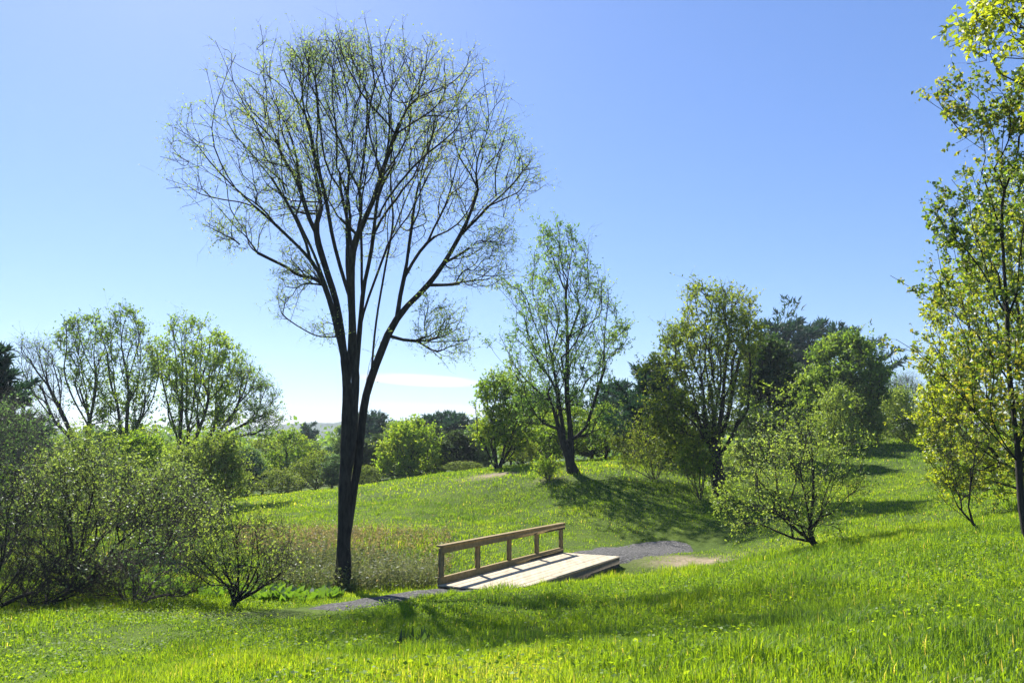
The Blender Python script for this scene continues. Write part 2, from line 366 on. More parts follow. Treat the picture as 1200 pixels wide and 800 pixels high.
def plant(name, label, cat, base, sp, sr, pts, rb=.12, rmin=.006, bf=.35, seg=.5, leaf='lf_green', lsize=.1, ltwig=4, twigs=3, tlen=.45,
          bark='bark_dark', tr=.004, group=None, up=.5, lobes=1, wid=.55, trunkmin=.02, twig_all=.4, lean=.35, parts=('trunk', 'crown'),
          bare=None, flare=.35, p=2.3, droop=0., tvar=.25, down=1.6, tinth=0., turn=.55, nsub=2):
    pos, par = grow(sp, sr, pts, bf, down, turn)
    pos, par, main = refine(pos, par, seg)
    rad, tip = radii(pos, par, rb, rmin, p)
    root = empty(name, base); tag(root, label, cat, group)
    g = Geo(); big = rad >= trunkmin; big[0] = True
    tubes(g, pos, par, main, rad, big, 0, flare)
    g.build(parts[0], [M[bark]], root, True)
    if DEBUG: print('TREE', name, label[:30], 'nodes', len(pos), 'tips', tip.sum())
    c = Geo(); tubes(c, pos, par, main, rad, ~big, 0)
    # twigs and leaves
    thin = (par >= 0) & ((tip) | ((rad < max(trunkmin * 1.6, rmin * 4)) & (rng.random(len(pos)) < twig_all)))
    idx = np.repeat(np.nonzero(thin)[0], twigs); idx = idx[rng.random(len(idx)) < .9]
    tn = nrm(pos[idx] - pos[par[idx]])
    d = nrm(tn * .7 + rng.normal(size=tn.shape) * .6 + np.array([0, 0, lean]))
    L_ = tlen * rng.uniform(.45, 1.3, len(idx)) * np.where(rng.random(len(idx)) < .06, 1.9, 1.)
    a = pos[idx] - (pos[idx] - pos[par[idx]]) * rng.uniform(0, .8, len(idx))[:, None]
    mid, end = sticks(c, a, d, L_, tr, 0)
    if nsub:
        si = np.repeat(np.arange(len(idx)), nsub); fs = rng.uniform(.2, .95, len(si))[:, None]
        sa = np.where(fs < .5, a[si] + (mid[si] - a[si]) * fs * 2, mid[si] + (end[si] - mid[si]) * (fs - .5) * 2)
        sdv = nrm(d[si] * .9 + rng.normal(size=sa.shape) * .65 + np.array([0, 0, lean * .6])); sl = L_[si] * rng.uniform(.3, .75, len(si))
        sm, se = sticks(c, sa, sdv, sl, tr * .75, 0)
        a, mid, end, d, idx = np.concatenate([a, sa]), np.concatenate([mid, sm]), np.concatenate([end, se]), np.concatenate([d, sdv]), np.concatenate([idx, idx[si]])
    if ltwig > 0:
        cl = vnoise(pos[idx, 0] * 1.1 + 30, pos[idx, 2] * 1.1 + pos[idx, 1] * .9 + 30)
        k = ltwig * (.35 + 1.3 * cl)
        if bare is not None: k = k * bare(pos[idx])
        li = np.repeat(np.arange(len(idx)), rng.poisson(np.maximum(k, 0)))
        f = rng.uniform(.25, 1.08, len(li))[:, None]
        lp = np.where(f < .5, a[li] + (mid[li] - a[li]) * f * 2, mid[li] + (end[li] - mid[li]) * (f - .5) * 2)
        ld = nrm(d[li] * .5 + rng.normal(size=(len(li), 3)) * .75 + np.array([0, 0, -droop]))
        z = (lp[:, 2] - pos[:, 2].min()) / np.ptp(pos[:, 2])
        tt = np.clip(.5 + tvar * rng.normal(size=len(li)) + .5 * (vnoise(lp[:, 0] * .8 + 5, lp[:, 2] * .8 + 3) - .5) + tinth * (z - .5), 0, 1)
        leaves(c, lp, ld, lsize, tt, 1, up, wid, lobes)
    if DEBUG and ltwig > 0: print('   twigs', len(idx), 'leaves', len(li), 'rtip', rad[tip].mean())
    c.build(parts[1], [M[bark], M[leaf]], root)
    return root
def conifer(name, label, base, H, R, n_w=14, bare=.15, tuft=.42, leaf='needle', group=None, dens=1., shape=1., lean=0., cat='conifer', irregular=.3, sweep=.25):
    """pine or spruce: leader, whorls of boughs carrying tufts of needles"""
    root = empty(name, base); tag(root, label, cat, group)
    g = Geo(); k = 10
    zs = np.linspace(-.2, H, k); pos = np.stack([lean * zs / H + .02 * H * np.sin(zs * .7) * .3, 0 * zs, zs], 1)
    par = np.arange(k) - 1; main = np.append(np.arange(1, k), -1); rad = np.maximum(.022 * H * (1 - zs / H * .93), .01)
    tubes(g, pos, par, main, rad, np.ones(k, bool), 0, .3); g.build('trunk', [M['bark_dark']], root, True)
    c = Geo(); A = []; D = []; LL = []
    for w in range(n_w):
        f = bare + (1 - bare) * (w + rng.uniform(-.3, .3)) / n_w; z = min(f, .985) * H
        r = R * (max(1 - f, .02) / (1 - bare)) ** shape + .12 * R
        m = rng.integers(4, 7); a0 = rng.uniform(0, 6.28)
        for q in range(m):
            th = a0 + q * 6.283 / m + rng.normal() * .25; l = r * (1 + irregular * rng.normal()) 
            if l < .1: continue
            A.append([lean * f, 0, z]); D.append([math.cos(th), math.sin(th), sweep + .5 * f * f + .1 * rng.normal()]); LL.append(l)
    A = np.array(A); D = nrm(np.array(D)); LL = np.array(LL)
    mid, end = sticks(c, A, D, LL, .012 * LL + .01, 0, bend=np.array([[0, 0, .1]]) + rng.normal(size=A.shape) * .06)
    nt_ = np.maximum((LL / tuft * 9 * dens).astype(int), 3); li = np.repeat(np.arange(len(A)), nt_)
    f = rng.uniform(.18, 1.05, len(li)); fl = f[:, None]
    lp = np.where(fl < .5, A[li] + (mid[li] - A[li]) * fl * 2, mid[li] + (end[li] - mid[li]) * (fl - .5) * 2)
    side = nrm(np.cross(D[li], [0, 0, 1])); off = rng.uniform(-1, 1, len(li)) * LL[li] * .33 * np.sin(np.clip(f, 0, 1) * 2.6)
    lp = lp + side * off[:, None] + rng.normal(size=lp.shape) * .05 * tuft
    tt = np.clip(.5 + .22 * rng.normal(size=len(li)), 0, 1)
    for q in range(5):
        d = nrm(D[li] * .7 + side * np.sign(off)[:, None] * .5 + rng.normal(size=lp.shape) * .55 + np.array([0, 0, .3]))
        leaves(c, lp, d, tuft, tt, 1, .3, .2)
    c.build('crown', [M['bark_dark'], M[leaf]], root)
    return root
def copy_tree(o, loc, rz, sc, label, group=None):
    r = o.copy(); COL.objects.link(r); r.location = loc; r.rotation_euler = (0, 0, rz); r.scale = sc if hasattr(sc, '__len__') else (sc, sc, sc)
    r['label'] = label
    if group: r['group'] = group
    for ch in list(o.children):
        c = ch.copy(); COL.objects.link(c); c.parent = r
    return r
# ------------------------------------------------------------------ ground, path, hills
A0 = np.array([-1.795, 19.0]); B0 = np.array([1.54, 25.0]); DZ = -1.52
AX = (B0 - A0) / np.linalg.norm(B0 - A0); PX_ = np.array([AX[1], -AX[0]]); BL = float(np.linalg.norm(B0 - A0)); BW = 2.0
def path_px(L_): return [tuple(at(*c)[:2]) for c in L_]
PATH_L = [tuple(A0 + PX_ * 1.0 + AX * .03)] + path_px([(478,699,17.4),(425,706,16.4),(372,713,15.2),(322,722,14.1)])
PATH_R = [tuple(B0 + PX_ * 1.0 - AX * .03), (3.4, 26.0), (4.6, 27.3), (5.6, 28.0), (6.3, 28.2)]
TRACK = path_px([(372,713,15.2),(322,722,14.1),(250,738,12.6),(130,765,10.6),(0,795,8.2),(-200,860,5)])
def spline(pts, step=.2):
    pts = np.array(pts, float); p = np.vstack([2 * pts[0] - pts[1], pts, 2 * pts[-1] - pts[-2]]); out = []
    for i in range(1, len(p) - 2):
        k = max(2, int(np.linalg.norm(p[i+1] - p[i]) / step)); t = np.linspace(0, 1, k, endpoint=False)[:, None]
        a, b, c, d = p[i-1], p[i], p[i+1], p[i+2]
        out.append(.5 * (2*b + (c - a) * t + (2*a - 5*b + 4*c - d) * t**2 + (3*b - a - 3*c + d) * t**3))
    return np.vstack(out + [pts[-1:]])
def dist_line(x, y, line):
    q = np.stack([x, y], 1); d = np.full(len(q), 1e9)
    for a, b in zip(line[:-1], line[1:]):
        e = b - a; t = np.clip(((q - a) @ e) / max(e @ e, 1e-9), 0, 1); d = np.minimum(d, np.linalg.norm(q - a - t[:, None] * e, axis=1))
    return d
SPL_L, SPL_R, SPL_T = spline(PATH_L), spline(PATH_R), spline(TRACK)
def ribbon(name, line, w0, w1, t0=.8):
    t = np.gradient(line, axis=0); t /= np.linalg.norm(t, axis=1)[:, None]; nr = np.stack([-t[:, 1], t[:, 0]], 1)
    f = np.linspace(0, 1, len(line)); w = w0 + (w1 - w0) * f; w = w * np.sqrt(np.clip(1 - (np.clip(f - t0, 0, 1) / (1 - t0)) ** 2, .02, 1)); k = 9; s = np.linspace(-.5, .5, k)
    jl = 1 + .16 * (vnoise(line[:, 0] * 2, line[:, 1] * 2) - .5) * 2; jr = 1 + .16 * (vnoise(line[:, 0] * 2 + 20, line[:, 1] * 2) - .5) * 2
    ss = s[None, :] * w[:, None] * np.where(s[None, :] < 0, jl[:, None], jr[:, None])
    X = line[:, None, :] + nr[:, None, :] * ss[..., None]; X = X.reshape(-1, 2)
    z = ground(X[:, 0], X[:, 1]) + .035 + .02 * (vnoise(X[:, 0] * 5, X[:, 1] * 5) - .5)
    z = z - .09 * np.repeat(np.clip((f - max(t0, .6)) / .4, 0, 1), k) * (t0 < .5) - .06 * (np.abs(np.tile(s, len(line))) > .49)
    a = np.arange(len(line) - 1)[:, None] * k; j = np.arange(k - 1)
    F_ = np.stack([a + j, a + j + 1, a + k + j + 1, a + k + j], -1).reshape(-1, 4)
    o = mesh_obj(name, np.column_stack([X, z]), [F_], [M['gravel']], smooth=True); return o
o = ribbon('gravel_path', SPL_L, 1.7, 1.0, .35); tag(o, 'grey gravel path running from the bridge into the grass', 'path', kind='structure')
o = ribbon('gravel_path', SPL_R, 2.2, 3.2); tag(o, 'grey gravel patch at the far end of the wooden bridge', 'path', kind='structure')
DIRT = [(*at(575,567,42.5)[:2], 1.5, .9, .9), (*at(815,655,24.8)[:2], 1.3, .9, 1.1), (*at(790,657,24.2)[:2], 1.1, .6, .9), (*at(1163,726,7.7)[:2], .16, .13, .9),
        (*at(1063,617,24)[:2], .7, .25, .8), (*at(645,560,39)[:2], .8, .5, .35), (*at(190,716,13.9)[:2], 1.6, .6, .35)]
def dirt(x, y):
    d = np.zeros(len(x))
    for a, b, sx, sy, k in DIRT: d = np.maximum(d, k * np.exp(-(((x - a) / sx) ** 2 + ((y - b) / sy) ** 2)))
    return np.clip(d * (.25 + .7 * vnoise(x * 2.3, y * 2.3) + .7 * vnoise(x * 6 + 5, y * 6)), 0, 1)
def grid_axis(lo, hi, st, a, b):
    c = list(np.arange(lo, hi + .01, st)); s = st; x = c[-1]; up = []
    while x < b: s *= 1.25; x = min(x + s, b); up.append(x)
    s = st; x = c[0]; dn = []
    while x > a: s *= 1.25; x = max(x - s, a); dn.append(x)
    return np.array(dn[::-1] + c + up)
gx = grid_axis(-26, 28, .32, -1500, 1500); gy = grid_axis(-6, 62, .32, -300, 1500)
X, Y_ = np.meshgrid(gx, gy); X = X.ravel(); Y_ = Y_.ravel(); Z = ground(X, Y_)
# the gully under the bridge deck stays below it
inb = (np.stack([X, Y_], 1) - A0); ub = inb @ AX; vb = inb @ PX_
under = (ub > -.1) & (ub < BL + .1) & (vb > -.3) & (vb < BW + .3)
Z = np.where(under, np.minimum(Z, DZ - .1), Z)
nx = len(gx); ii = np.arange(len(gy) - 1)[:, None] * nx; jj = np.arange(nx - 1)
F_ = np.stack([ii + jj, ii + jj + 1, ii + nx + jj + 1, ii + nx + jj], -1).reshape(-1, 4)
m, nt, o_ = mat('meadow_soil')
at_ = N(nt, 'ShaderNodeAttribute', attribute_name='tint'); tc = N(nt, 'ShaderNodeTexCoord')
n1 = N(nt, 'ShaderNodeTexNoise'); n1.inputs['Scale'].default_value = .35; n1.inputs['Detail'].default_value = 8
n2 = N(nt, 'ShaderNodeTexNoise'); n2.inputs['Scale'].default_value = 9; n2.inputs['Detail'].default_value = 6
for q in (n1, n2): nt.links.new(tc.outputs['Object'], q.inputs[0])
g1 = ramp(nt, [(.3, (.04, .07, .012)), (.7, (.08, .12, .014))], n1.outputs['Fac'])
g2 = ramp(nt, [(.3, (.20, .155, .10)), (.7, (.36, .29, .20))], n2.outputs['Fac'])
mx = N(nt, 'ShaderNodeMix', data_type='RGBA'); nt.links.new(at_.outputs['Fac'], mx.inputs[0]); nt.links.new(g1, mx.inputs[6]); nt.links.new(g2, mx.inputs[7])
b = N(nt, 'ShaderNodeBsdfPrincipled'); b.inputs['Roughness'].default_value = .95; b.inputs['Specular IOR Level'].default_value = .1
nt.links.new(mx.outputs[2], b.inputs['Base Color'])
bp = N(nt, 'ShaderNodeBump'); bp.inputs['Strength'].default_value = .6; bp.inputs['Distance'].default_value = .06; nt.links.new(n2.outputs['Fac'], bp.inputs['Height']); nt.links.new(bp.outputs[0], b.inputs['Normal'])
nt.links.new(b.outputs[0], o_.inputs[0])
near = (np.abs(X) < 40) & (Y_ < 70) & (Y_ > -10)
dv = np.zeros(len(X)); dv[near] = dirt(X[near], Y_[near])
o = mesh_obj('ground', np.column_stack([X, Y_, Z]), [F_], [m], dv, smooth=True); tag(o, 'rolling meadow ground with a few bare dirt patches', 'ground', kind='structure')
# hills
hx = np.linspace(-1450, 1450, 240); hy = np.linspace(760, 1380, 44); HX, HY = np.meshgrid(hx, hy)
prof = np.clip(np.sin((HY - 760) / 620 * math.pi), 0, 1) ** .6
hh = (34 + 26 * (vnoise(HX.ravel() / 260 + 11, HY.ravel() / 300 + 4) - .5) + 9 * (vnoise(HX.ravel() / 70, HY.ravel() / 70) - .5)).reshape(HX.shape)
ht = prof * hh + prof * 5 * (vnoise(HX.ravel() / 9, HY.ravel() / 9).reshape(HX.shape)) - 3
q = len(hx); ii = np.arange(len(hy) - 1)[:, None] * q; jj = np.arange(q - 1)
F_ = np.stack([ii + jj, ii + jj + 1, ii + q + jj + 1, ii + q + jj], -1).reshape(-1, 4)
M['hill'] = rough_mat('wooded_hill', [(.3, (.02, .035, .018)), (.7, (.06, .08, .03))], .06, 1, .8, (1, 1, 1), 8, 4)
o = mesh_obj('hills', np.column_stack([HX.ravel(), HY.ravel(), ht.ravel()]), [F_], [M['hill']], smooth=True); tag(o, 'low wooded ridge fading blue in the distance', 'hills', kind='structure')
# ------------------------------------------------------------------ bridge
def wood(name, stops, sx):
    return rough_mat(name, stops, 9, .8, .35, sx, 8, .01)
M['deck'] = wood('weathered_deck_wood', [(.3, (.33, .275, .185)), (.55, (.46, .39, .275)), (.8, (.54, .47, .345))], (1, .12, 1))
M['rail'] = wood('treated_rail_wood', [(.3, (.19, .135, .055)), (.7, (.34, .25, .11))], (1, 1, 1))
M['beam'] = wood('dark_beam_wood', [(.3, (.10, .085, .06)), (.7, (.2, .17, .12))], (1, 1, 1))
mid = A0 + AX * BL / 2 + PX_ * BW / 2
br = empty('footbridge', (mid[0], mid[1], DZ - .3)); tag(br, 'small wooden footbridge with a handrail on one side only', 'footbridge')
R3 = np.array([[AX[0], AX[1], 0], [PX_[0], PX_[1], 0], [0, 0, 1]])      # along, across (towards the camera), up
def bp_(u, v, z): q = AX * (u - BL / 2) + PX_ * (v - BW / 2); return np.array([q[0], q[1], z + .3])   # z relative to the deck top
def part(name, items, mt, parent=br):
    g = Geo()
    for c, s in items: g.box(bp_(*c), s, R3, rng.random())
    return g.build(name, [M[mt]], parent)
# deck boards run along the bridge in butted lengths
it = []; nb = 9; wb = BW / nb
for k in range(nb):
    cut = [0, BL * (.52 if k % 2 else .36), BL] if k % 3 else [0, BL * .7, BL]
    for a, b_ in zip(cut[:-1], cut[1:]):
        it.append(((a / 2 + b_ / 2, wb * (k + .5), -.022 + .003 * rng.normal()), (b_ - a - .006, wb - .005, .044)))
part('deck', it, 'deck')
for v in (.06, BW * .5, BW - .06): part('stringer', [((BL / 2, v, -.178), (BL - .04, .09, .26))], 'beam')
for u in (.06, BL - .06): part('end_beam', [((u, BW / 2, -.36), (.2, BW + .2, .10))], 'beam')
part('kerb', [((BL / 2, .055, .085), (BL, .09, .165))], 'rail')
for k in range(5):
    u = .09 + (BL - .18) * k / 4; part('post', [((u, .055, .168 + .335), (.115, .105, .67))], 'rail')
rl = part('handrail', [((BL / 2, .125, .80), (BL + .08, .042, .15))], 'rail')
part('rail_cap', [((BL / 2, .085, .9), (BL + .12, .16, .042))], 'rail', rl)
# ------------------------------------------------------------------ grass
def bridge_in(x, y, mgn=.0):
    q = np.stack([x, y], 1) - A0; u = q @ AX; v = q @ PX_
    return (u > -mgn) & (u < BL + mgn) & (v > -mgn) & (v < BW + mgn)
def fan(n, y0, y1, half=.82, pad=3.):
    y = np.sqrt(rng.uniform(y0 * y0, y1 * y1, n)); return rng.uniform(-1, 1, n) * (half * y + pad), y
def grass_obj(name, n, y0, y1, h, w, label, matn='grass', tall=.0):
    x, y = fan(n, y0, y1)
    dl = dist_line(x, y, SPL_L) ; dr = dist_line(x, y, SPL_R); tk = dist_line(x, y, SPL_T)
    dd = dirt(x, y)
    keep = ~bridge_in(x, y, .02) & (dl > .3 + .5 * rng.random(n) ** .7 - .5 * np.clip((14.9 + .5 * vnoise(x * 2, y * 2) - y) / 1.6, 0, 1)) & (dr > .75 + .9 * rng.random(n) ** .6) & (rng.random(n) > dd * 1.15)
    clump = vnoise(x * .7 + 3, y * .7 + 8) * .6 + vnoise(x * 2.2, y * 2.2) * .4
    keep &= rng.random(n) < .35 + 1.1 * clump
    x, y, tk, clump, dd, dl = x[keep], y[keep], tk[keep], clump[keep], dd[keep], dl[keep]; dr = dr[keep]; n = len(x)
    z = ground(x, y)
    inside = bridge_in(x, y, .6); 
    big = vnoise(x * .22 + 17, y * .22 + 5)
    tuf = vnoise(x * 3.1 + 60, y * 3.1) ** 2.5 * 1.25
    hh = h * (.25 + .55 * clump + .95 * tuf) * rng.uniform(.45, 1.4, n) * (.75 + .5 * big)
    hh *= np.where(tk < .75, .42, np.where(tk < 1.4, .7, 1.)) * (1 - .5 * dd) * np.where(inside, .5, 1) * np.clip(.35 + dl * .45, .35, 1) * np.clip((dr - .8) * .4, .5, 1)
    az = rng.uniform(0, 6.283, n); d = np.stack([np.cos(az), np.sin(az), np.zeros(n)], 1); sd = np.stack([-d[:, 1], d[:, 0], d[:, 2]], 1)
    ww = w * rng.uniform(.6, 1.4, n)[:, None]; bend = (rng.uniform(.05, 1.0, n) ** 1.4)[:, None]
    p = np.stack([x, y, z - .01], 1); H = hh[:, None]; up = np.array([0, 0, 1.])
    m_ = p + up * H * .55 + d * H * bend * .3; t = p + up * H * (1 - .35 * bend) + d * H * bend
    V = np.stack([p - sd * ww * .5, p + sd * ww * .5, m_ + sd * ww * .42, m_ - sd * ww * .42, t], 1).reshape(-1, 3)
    b0 = np.arange(n)[:, None] * 5
    patch = vnoise(x * .33 + 40, y * .33 + 2) * .6 + vnoise(x * 1.1 + 4, y * 1.1 + 31) * .4
    tint = np.clip(.30 + .85 * (patch - .4) + .17 * rng.normal(size=n) + .35 * dd, 0, .94); tint[rng.random(n) < .015] = 1.
    tint = np.where(tk < .75, np.clip(tint - .12, 0, 1), tint)
    o = mesh_obj(name, V, [b0 + np.array([[0, 1, 2, 3]]), b0 + np.array([[3, 2, 4]])], [M[matn]], np.repeat(tint, 5)); tag(o, label, 'grass', kind='stuff'); return o
grass_obj('meadow_grass', 540000, 1.0, 9.5, .112, .0060, 'fresh green spring grass in the near meadow')
grass_obj('meadow_grass', 380000, 9.5, 20, .125, .009, 'green grass on the bank before the bridge')
grass_obj('meadow_grass', 340000, 20, 38, .12, .019, 'sunlit grass on the slope beyond the bridge')
grass_obj('meadow_grass', 240000, 38, 66, .13, .038, 'grass along the crest of the far meadow')
# clover and small broad herbs between the blades
g = Geo(); x, y = fan(70000, 3.4, 16); k = (vnoise(x * .8 + 50, y * .8) > .38) & (dirt(x, y) < .3) & (dist_line(x, y, SPL_L) > .7) & ~bridge_in(x, y, .1); x, y = x[k], y[k]
z = ground(x, y) + rng.uniform(.02, .13, len(x)); az = rng.uniform(0, 6.283, len(x))
leaves(g, np.stack([x, y, z], 1), np.stack([np.cos(az), np.sin(az), .15 + 0 * az], 1), .03, np.clip(rng.normal(.4, .2, len(x)), 0, .8), 0, 1.6, .8)
tag(g.build('clover', [M['grass']]), 'small clover leaves scattered through the near grass', 'clover', kind='stuff')
g = Geo(); x, y = fan(5200, 3.4, 17); k = (vnoise(x * .5 + 12, y * .5 + 33) > .5) & (dirt(x, y) < .3) & (dist_line(x, y, SPL_L) > .8) & ~bridge_in(x, y, .3); x, y = x[k], y[k]
n = len(x); k = 9; p = np.repeat(np.stack([x, y, ground(x, y)], 1), k, 0); p[:, :2] += rng.normal(size=(n * k, 2)) * .03; p[:, 2] += rng.uniform(0, .12, n * k); az = rng.uniform(0, 6.283, n * k)
leaves(g, p, np.stack([np.cos(az), np.sin(az), rng.uniform(.2, 1.4, n * k)], 1), .034, np.clip(np.repeat(rng.normal(.3, .2, n), k) + .1 * rng.normal(size=n * k), 0, .8), 0, .7, .42)
tag(g.build('meadow_herbs', [M['grass']]), 'leafy herbs mixed into the near meadow grass', 'herbs', kind='stuff')
# dry weeds in the wet hollow around the big tree
def weeds(name, n, box, h, label, dry, lf, pxb):
    g = Geo(); y = rng.uniform(box[0], box[1], n); x = xat(rng.uniform(pxb[0], pxb[1], n), y)
    k = ~bridge_in(x, y, .25) & (dist_line(x, y, SPL_L) > 1.0) & (rng.random(n) < .25 + 1.2 * vnoise(x * .6 + 9, y * .6)); x, y = x[k], y[k]; n = len(x)
    p = np.stack([x, y, ground(x, y) - .02], 1); H = h * rng.uniform(.45, 1.25, n); d = nrm(rng.normal(size=(n, 3)) * .16 + np.array([0, 0, 1.]))
    tt = np.clip(rng.normal(dry, .2, n), 0, 1)
    mid, end = sticks(g, p, d, H, .006, 0, tint=np.repeat(tt, 7))
    li = np.repeat(np.arange(n), lf); f = rng.uniform(.15, 1, len(li))[:, None]; lp = p[li] + (end[li] - p[li]) * f
    leaves(g, lp, rng.normal(size=(len(li), 3)) * [1, 1, .6] + [0, 0, .5], .07, np.clip(rng.normal(dry - .15, .2, len(li)), 0, 1), 0, .4, .4)
    tag(g.build(name, [M['weed']]), label, 'weeds', kind='stuff')
weeds('tall_weeds', 3000, (18.8, 24.5), .58, 'tall grey green weeds around the big tree trunk', .3, 7, (325, 520))
weeds('dry_grass', 2600, (24.5, 30), .42, 'rusty dry grass in the hollow behind the big tree', .8, 4, (290, 530))
g = Geo()
for q in range(800):
    y = rng.uniform(16.6, 22.5); x = xat(rng.uniform(170, 430), y)
    if dist_line(np.array([x]), np.array([y]), SPL_L)[0] < 1.3 or vnoise(np.array([x * .7]), np.array([y * .7]))[0] < .38: continue
    n = rng.integers(4, 8); az = rng.uniform(0, 6.283, n); p = np.tile([[x, y, gz(x, y)]], (n, 1))
    leaves(g, p, np.stack([np.cos(az) * .8, np.sin(az) * .8, rng.uniform(.5, 1.3, n)], 1), .21, rng.random(n), 0, .8, .5)
tag(g.build('marsh_leaves', [M['broad']]), 'broad bright marsh leaves along the wet hollow', 'marsh plants', kind='stuff')
c = at(482, 776, 8.3); z = gz(c[0], c[1])
r = empty('weed_clump', (c[0], c[1], z)); tag(r, 'small dark leafy weed clump in the foreground grass', 'weed')
g = Geo(); n = 46; az = rng.uniform(0, 6.283, n); p = np.stack([rng.normal(size=n) * .10, rng.normal(size=n) * .05, np.zeros(n)], 1)
leaves(g, p, np.stack([np.cos(az) * .6, np.sin(az) * .6, rng.uniform(.7, 1.5, n)], 1), .19, rng.random(n) * .5, 0, .3, .3); g.build('leaf_rosette', [M['lf_dark']], r)
# ------------------------------------------------------------------ the big elm
D = lambda d, *p: {'d': d, 'p': list(p)}
elm_stems = [
 D(0, (403,692),(402,660),(403,620),(404,570),(406,520),(407,470),(405,425)),
 D(-1.6, (405,425),(397,392),(391,365),(382,337),(372,308),(361,285),(342,240),(324,217),(301,184),(275,161),(256,139)),
 D(.9, (405,430),(400,392),(394,350),(384,322),(365,270),(350,225),(342,180),(339,154),(318,118)),
 D(-2.2, (372,308),(352,292),(331,272),(309,251),(279,225),(245,214),(219,210)),
 D(.8, (309,251),(275,240),(249,244),(218,246)),
 D(1.5, (380,330),(366,318),(352,332),(340,357),(330,374)),
 D(1.4, (407,470),(410,420),(411,382),(409,350),(406,325),(404,292),(402,240),(405,180),(400,130),(393,80)),
 D(-1.2, (409,350),(398,310),(388,270),(378,215),(366,165),(356,110),(350,70)),
 D(.6, (405,590),(411,540),(414,490),(417,440),(420,385),(422,345),(424,310),(421,270),(418,220),(426,170),(430,110),(427,65)),
 D(-1.5, (422,345),(431,312),(438,275),(446,220),(460,172),(466,115)),
 D(1.8, (420,385),(431,345),(442,310),(455,275),(470,230),(490,180),(505,130),(512,92)),
 D(2.2, (404,655),(410,610),(415,560),(420,510),(425,465),(431,440),(442,412),(450,392),(458,365),(465,340),(471,315),(477,255),(486,199),(501,154),(520,110)),
 D(-1.8, (456,372),(477,352),(500,331),(520,306),(537,277),(575,244),(605,217),(624,202)),
 D(1.4, (500,331),(520,329),(555,323),(572,314),(586,296),(605,268)),
 D(2.6, (471,315),(495,270),(511,240),(526,199),(545,157),(562,118)),
 D(-1.0, (451,393),(470,397),(495,400),(530,399),(551,400)),
 D(.5, (495,400),(510,412),(518,420),(523,428)),
 D(-.8, (484,398),(487,372),(494,355),(501,346)),
 D(.5, (422,470),(427,425),(435,405),(439,390)),
 D(.8, (428,452),(434,405),(438,360),(446,310),(456,250),(468,200)), D(-.9, (418,440),(414,395),(414,350),(414,300),(412,250)), D(-1.2, (397,392),(389,350),(372,300),(352,262),(330,240)),
 D(3.0, (486,199),(520,215),(552,190),(580,150)),
 D(-3.0, (342,240),(318,170),(300,130),(290,100)),
 D(3.2, (405,180),(380,130),(372,80)),
]
elm_crown = [
 [(212,250),(216,192),(232,170),(243,180),(238,120),(262,102),(288,90),(316,92),(335,104),(344,72),(362,62),(392,52),(418,64),(440,90),(452,118),(464,94),(484,88),(512,94),(524,122),(548,112),(582,118),(592,140),(586,172),(606,184),(626,208),(622,250),(604,298),(570,290),(545,262),(500,255),(440,270),(380,260),(330,255),(300,275),(250,275)],
 [(330,280),(372,312),(378,340),(345,352),(326,378),(318,350),(330,320)],
 [(540,290),(600,262),(606,300),(596,330),(560,335),(520,332),(510,315)],
 [(478,395),(500,350),(540,368),(556,392),(552,410),(525,425),(500,412)],
 [(352,384),(398,372),(402,395),(372,398)],
 [(240,262),(310,262),(300,300),(262,290)],
]
make_tree('elm_tree', 'tall vase shaped elm with a dark forked trunk and sparse young leaves', 'tree', (403,692), 19.6, elm_crown, elm_stems,
  n=3300, rb=.185, rmin=.0062, bf=.30, rag=.52, rough=.05, turn=.4, down=1.25, seg=.32, dscale=.95, shell=.25, leaf='lf_elm', lsize=.044, ltwig=1.8, twigs=3, tlen=.36, tr=.0028,
  trunkmin=.03, twig_all=.35, lean=.12, flare=.35, p=2.55, tvar=.2, tinth=.5, wid=.6)
# ------------------------------------------------------------------ tree on the rise behind the bridge
make_tree('aspen_tree', 'slender airy tree with pale young leaves on the rise behind the footbridge', 'tree', (670,553), 40, 
 [[(653,253),(690,285),(708,320),(704,345),(734,385),(722,430),(726,460),(700,480),(680,470),(650,480),(606,490),(588,470),(594,435),(570,400),(600,372),(594,345),(608,322),(626,306),(632,275)],
  [(640,500),(605,500),(612,470),(650,470)],[(690,470),(712,470),(700,530),(684,520)]],
 [D(0,(670,553),(669,512),(664,452),(665,401),(663,342),(657,282)), D(.8,(670,548),(663,520),(655,469),(648,427),(642,389),(625,345)),
  D(-.8,(670,530),(684,512),(697,469),(705,440)), D(-1,(664,520),(650,503),(633,495),(612,482)), D(1.5,(655,469),(648,444),(616,423),(584,398)),
  D(-1.2,(666,430),(689,418),(710,389)), D(1.4,(664,400),(680,360),(690,310)), D(-1.6,(648,427),(630,390),(618,350))],
 n=850, rag=.34, rough=.05, rb=.25, rmin=.010, bf=.3, seg=.5, shell=.3, leaf='lf_aspen', lsize=.105, ltwig=3.3, twigs=3, tlen=.5, tr=.006, trunkmin=.05, p=2.4, bark='bark_dark', tvar=.25, tinth=.2)
